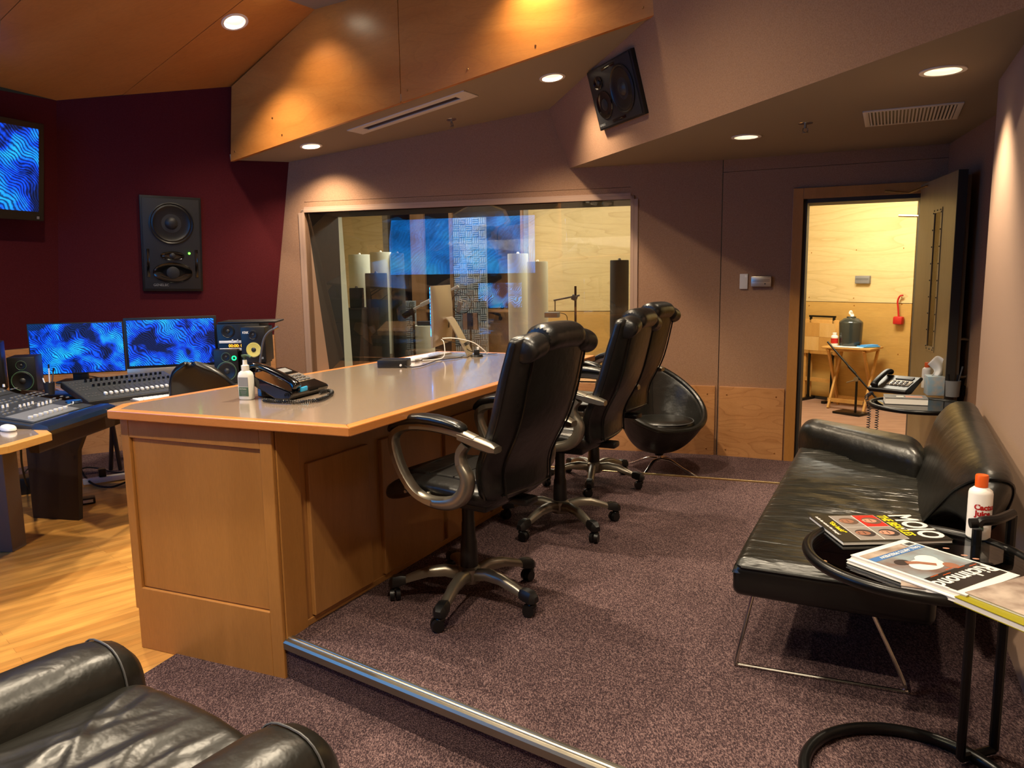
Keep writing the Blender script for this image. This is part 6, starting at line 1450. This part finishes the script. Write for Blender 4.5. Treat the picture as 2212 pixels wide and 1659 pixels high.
clo = B().tube([PL(1942, 466, HB0 + hn * 1.2, hn), PL(1985, 467, HB0 + hn * 1.2, hn), PL(2000, 455, HB0 + hn * 1.2, hn)], .012, 6).obj('door_closer_bar', 'alu'); tag(clo, 'silver door closer arm sticking out at the top right of the corridor', 'door closer')

# ================================================================== LIVE ROOM THINGS
def trap(label, x0, x1, ytop, d, m, ybot=None, h=None):
    a, b = pxs(x0, d), pxs(x1, d); s_ = (a + b) / 2; r = abs(a - b) / 2
    zt_ = PL((x0 + x1) / 2, ytop, S - w2n * d, w2n).z; p = W2(s_, 0, d)
    zb_ = PL((x0 + x1) / 2, ybot, S - w2n * d, w2n).z if ybot else .30
    t = thing('sound_trap_column', label, 'acoustic column', p, group='acoustic columns in the live room')
    B().lathe([(0, zb_), (r * .97, zb_), (r, zb_ + .02), (r, zt_ - .012), (r * .97, zt_), (0, zt_)], seg=40).obj('column', m, t)
    B().lathe([(0, zt_), (.02, zt_), (.012, zt_ + .02), (0, zt_ + .022)]).obj('top_knob', 'white_plastic' if m == 'trap_white' else 'mid_grey', t)
    if ybot != 664: B().cyl((0, 0, .012), (0, 0, zb_), .016).lathe([(0, 0), (.16, 0), (.16, .012), (0, .014)]).obj('stand', 'black_metal', t)
    return t
trap('white acoustic column at the far left of the live room, shorter of the left pair', 757, 800, 550, 2.5, 'trap_white')
trap('tall white acoustic column in the left group, behind the dark ones', 803, 845, 545, 2.3, 'trap_white', 763)
trap('tall dark acoustic column right of the left white pair', 847, 873, 547, 2.35, 'trap_dark')
trap('middle dark acoustic column standing in front of the left white pair', 791, 834, 590, 1.7, 'trap_dark')
trap('short dark acoustic column at the left end of the window', 755, 783, 622, 1.65, 'trap_dark', 664)
trap('tall white acoustic column near the window centre, left of its pair', 1098, 1141, 548, 2.4, 'trap_white')
trap('white acoustic column near the window centre, right and slightly shorter of its pair', 1140, 1183, 565, 2.2, 'trap_white')
trap('dark acoustic column at the right end of the window', 1318, 1358, 562, 2.2, 'trap_dark')
trap('low grey acoustic drum carrying a small blue box in the live room', 890, 934, 703, 2.0, 'trap_white')
bxb = B().box(tuple(PL(917, 698, S - w2n * 2.0, w2n)), (.16, .12, .045), bev=.004).obj('blue_device_box', 'navy'); tag(bxb, 'small blue box on the low grey drum in the live room', 'device')
cnr = thing('dark_cabinet', 'dark cabinet under the short dark column at the left end of the window', 'cabinet', W2(pxs(772, 1.62), 0, 1.62), math.atan2(-w2.y, -w2.x))
zc__ = PL(772, 668, S - w2n * 1.45, w2n).z; B().box((0, 0, zc__ / 2), (.24, .3, zc__), bev=.005).obj('cabinet_body', 'trap_dark', cnr); B().box((0, 0, zc__ + .004), (.26, .32, .012), bev=.003).obj('cabinet_top', 'dark_grey', cnr)
# basket-weave acoustic foam
def foam(label, x0, x1, y0, y1, d, nx, ny):
    a, b = pxs(x0, d), pxs(x1, d); w = abs(a - b); p0 = W2(max(a, b), 0, d)
    z1 = PL((x0 + x1) / 2, y0, S - w2n * d, w2n).z; z0 = .01
    t = thing('acoustic_foam_panel', label, 'acoustic panel', p0, math.atan2(-w2.y, -w2.x)); h = z1 - z0
    bb_ = B().box((w / 2, .04, z0 + h / 2), (w, .04, h)); cw, chh = w / nx, h / ny
    for i in range(nx):
        for j in range(ny):
            for k in range(3):
                cx_, cz_ = (i + .5) * cw, z0 + (j + .5) * chh
                if (i + j) % 2: bb_.box((cx_ + (k - 1) * cw * .3, .010, cz_), (cw * .16, .03, chh * .9))
                else: bb_.box((cx_, .010, cz_ + (k - 1) * chh * .3), (cw * .9, .03, chh * .16))
    bb_.obj('foam_sheet', 'foam', t, smooth=False)['kind'] = 'stuff'; return t
foam('tall grey basket-weave foam panel in the middle of the live room', 980, 1050, 470, 780, 3.6, 5, 26)
foam('narrow grey basket-weave foam panel beside the tall dark column', 872, 893, 650, 800, 3.2, 2, 14)
# microphone on a boom
def LP(x, y, d=1.7): return PL(x, y, S - w2n * d, w2n)
mb = thing('studio_microphone', 'white studio microphone in a shock mount on a long boom, beyond the silver computer', 'microphone', W2(pxs(890, 1.7), 0, 1.7))
B().cyl(LP(880, 675), LP(990, 618), .014).cyl(LP(910, 659), LP(932, 648), .024).obj('boom', 'white_matte', mb, world=True)
B().cyl(LP(872, 683), LP(895, 670), .035).obj('counterweight', 'black_plastic', mb, world=True); pq = LP(893, 669); B().cyl(pq, V((pq.x, pq.y, .02)), .014).lathe([(0, 0), (.2, 0), (.2, .015), (0, .02)], c=(pq.x, pq.y, 0)).obj('stand', 'black_metal', mb, world=True)
B().cyl(LP(991, 622), LP(981, 642), .008).cyl(LP(995, 652), LP(989, 678), .026, .02, 16).obj('mic_body', 'logo_grey', mb, world=True)
cg = B(); pts = [LP(985, 658), LP(994, 640), LP(998, 655), LP(1007, 648), LP(1002, 663), LP(983, 657), LP(992, 646), LP(1008, 652), LP(999, 668)]
cg.tube(pts, .004, 5); cg.obj('shock_mount', 'white_matte', mb, world=True)
pfc = LP(997, 655, 1.6); B().tube([pfc + (w2 * cos(a) + Z * sin(a)) * .115 for a in [2 * pi * k / 32 for k in range(32)]], .004, 6, closed=True).obj('pop_filter', 'black_metal', mb, world=True)
# music stand and sheet
mst = thing('music_stand', 'music stand holding two pale sheets in front of the foam panel', 'music stand', W2(pxs(1014, 1.9), 0, 1.9), math.atan2(-w2.y, -w2.x))
z0_, z1_ = LP(1014, 712, 1.9).z, LP(1014, 676, 1.9).z
B().box((0, 0, (z0_ + z1_) / 2), (.19, .01, z1_ - z0_)).obj('desk', 'dark_grey', mst, smooth=False)
for sg in (-1, 1): B().box((sg * .062, -.008, (z0_ + z1_) / 2), (.05, .004, z1_ - z0_)).obj('sheet', 'paper' if 0 else 'pale_cloth', mst, smooth=False)
B().cyl((0, 0, .02), (0, 0, z0_ + .02), .01).obj('pole', 'black_metal', mst); B().lathe([(0, 0), (.15, 0), (.15, .012), (0, .014)]).obj('base', 'black_metal', mst)
# box microphone on a clamp stand at the right
sds = thing('clamp_stand', 'black stand with clamp arm holding a small box microphone, right part of the window', 'stand', W2(pxs(1243, 1.5), 0, 1.5))
p = LP(1243, 618, 1.5); B().cyl((V((p.x, p.y, .02))), p, .012).lathe([(0, 0), (.16, 0), (.16, .015), (0, .02)], c=(p.x, p.y, 0)).obj('pole', 'black_metal', sds, world=True)
B().cyl(LP(1252, 638, 1.5), LP(1196, 649, 1.5), .009).cyl(LP(1236, 641, 1.5), LP(1246, 645, 1.5), .03).obj('arm', 'mid_grey', sds, world=True); B().cyl(LP(1199, 649, 1.5), LP(1199, 672, 1.5), .006).obj('drop_rod', 'black_metal', sds, world=True)
pc3 = LP(1193, 680, 1.5); B().box(tuple(pc3), (.15, .12, .055), rz=-.2, bev=.004).obj('box_microphone', 'foam', sds, world=True)
B().box(tuple(pc3 + w2n * .062), (.13, .003, .04), rz=-.2).obj('front_grille', 'post_wood', sds, world=True)
B().tube(cr([LP(1206, 675, 1.5), LP(1222, 680, 1.5), LP(1226, 695, 1.5), LP(1226, 730, 1.5)], 5), .004, 6).obj('cable', 'rubber', sds, world=True)
# desktop computer on the side table, out of frame, mirrored in the window
ip = V((-3.16, 2.78, .78)); fz_ = V((.56, .83, 0)).normalized(); Xi = Z.cross(fz_).normalized()
mi = frame(ip + Z * .10, Xi, Z)
t = thing('desktop_computer', 'desktop computer mirrored in the window glass as a bright blue screen', 'computer', ip + Z * .10, rot=mi.to_euler())
B().box((0, .25, -.012), (.76, .50, .02), bev=.004).obj('case', 'black_plastic', t); B().box((0, .28, .0005), (.72, .41, .003)).obj('screen', 'scr_c', t, smooth=False); B().box((0, .035, .0005), (.755, .06, .003)).obj('chin', 'alu', t, smooth=False)
B().box((0, .06, -.07), (.2, .30, .01), rot=Mx.Rotation(-.25, 3, 'X')).box((0, -.095, -.06), (.2, .008, .2)).obj('stand', 'alu', t)
# ================================================================== LIGHTS
def downlight(label, p, n, r, target, W, ang=95, col=(1, .80, .56), group='recessed downlights'):
    n = V(n).normalized(); q = (-n).to_track_quat('Z', 'Y')
    t = thing('recessed_downlight', label, 'ceiling light', p, group=group, rot=q.to_euler())
    # local +z points into the ceiling
    B().lathe([(r + .016, -.001), (r + .016, -.006), (r - .004, -.006), (r - .006, .0), (r - .006, .02), (r - .002, .02), (r - .002, -.001)], seg=36, cap=False).obj('trim_ring', 'white_plastic', t)
    B().lathe([(r - .004, .0), (r * .86, .07), (r * .62, .11), (r * .60, .112), (r * .88, .072), (r - .001, .0)], seg=36, cap=False).obj('reflector', 'white_matte', t)
    B().lathe([(0, .075), (r * .62, .08), (r * .66, .105), (0, .11)], seg=28).obj('lamp', 'lamp_glow', t)
    spot('downlight_beam', V(p) + n * .012 - n * .03, V(target), W, ang, .75, col, .05)
    return t
downlight('recessed downlight at the left end of the soffit above the studio window', LA[0], nA, RL, LA[0] + DOWN, 120, 120)
downlight('recessed downlight in the window soffit beside the tilted wall speaker', LA[1], nA, RL, LA[1] + DOWN, 150, 115)
downlight('small recessed downlight in the door soffit left of the sprinkler', LB[0], DOWN, RL, LB[0] + DOWN, 70)
downlight('recessed downlight in the door soffit closest to the camera, above the sofa', LB[1], DOWN, RL, LB[1] + DOWN, 130)
downlight('recessed downlight in the sloping maple ceiling, nearest the maroon wall', LCe[0], nCe, .085, LCe[0] + DOWN, 150, 100)
# downlights of the tall flat ceiling, out of the picture
for i, (x, y, W, an) in enumerate(((-1.9, 2.7, 330, 105), (-1.1, 1.0, 420, 150), (.15, .7, 260, 105), (.45, 2.5, 230, 85), (-.25, 3.9, 400, 140), (-2.4, 4.2, 260, 150))):
    p = V((x, y, ZC - .005))
    t = thing('ceiling_downlight', 'round downlight in the flat ceiling above the room', 'ceiling light', p, group='downlights of the flat ceiling')
    B().lathe([(.0, -.012), (.07, -.012), (.09, -.006), (.09, .0), (0, 0)], seg=28).obj('lens', 'lamp_room', t)
    spot('ceiling_beam', p - Z * .03, p + DOWN, W, an, .8, (1, .83, .60), .06)
pf_ = PL(1165, 0, e0, nF) ; pf_ = V((pf_.x, pf_.y, ZC - .03)) + nF * .16
def lens_at(p):
    t = thing('ceiling_downlight', 'round downlight in the flat ceiling above the room', 'ceiling light', (p.x, p.y, ZC - .005), group='downlights of the flat ceiling'); B().lathe([(.0, -.012), (.07, -.012), (.09, -.006), (.09, .0), (0, 0)], seg=28).obj('lens', 'lamp_room', t)
lens_at(pf_)
spot('fascia_beam', pf_, pf_ + DOWN * 1 - nF * .1, 90, 120, .9, (1, .78, .50), .05)
pg_ = PL(700, 150, e0, nF); pg_ = V((pg_.x, pg_.y, ZC - .03)) + nF * .45; lens_at(pg_)
spot('fascia_beam', pg_, pg_ + DOWN - nF * .45, 45, 90, .9, (1, .78, .50), .05)
def area(name, loc, target, W, sx, sy, col):
    d = bpy.data.lights.new(name, 'AREA'); d.shape = 'RECTANGLE'; d.size = sx; d.size_y = sy; d.energy = W; d.color = col
    o = bpy.data.objects.new(name, d); COL.objects.link(o); o.location = loc; o.rotation_euler = (V(target) - V(loc)).to_track_quat('-Z', 'Y').to_euler(); return o
area('corridor_lamp', (3.1, 7.4, 2.72), (3.3, 7.7, 0), 85, 1.0, .5, (1, .92, .74))
a_ = lrs(3.2, 2.6, 2.95); area('live_room_lamp', a_, a_ + DOWN, 60, 1.2, .6, (1, .94, .76))
a_ = lrs(1.5, 2.6, 2.95); area('live_room_lamp', a_, a_ + DOWN, 60, 1.2, .6, (1, .92, .70))
wd_ = bpy.data.worlds.new('w'); SC.world = wd_; wd_.use_nodes = True
wd_.node_tree.nodes['Background'].inputs[0].default_value = (.5, .4, .32, 1); wd_.node_tree.nodes['Background'].inputs[1].default_value = .02
SC.view_settings.view_transform = 'Standard'; SC.view_settings.look = 'None'; SC.view_settings.gamma = 1; SC.view_settings.exposure = 0.0
SC.view_settings.use_curve_mapping = False
SC.cycles.max_bounces = 7; SC.cycles.transparent_max_bounces = 12; SC.cycles.use_denoising = True
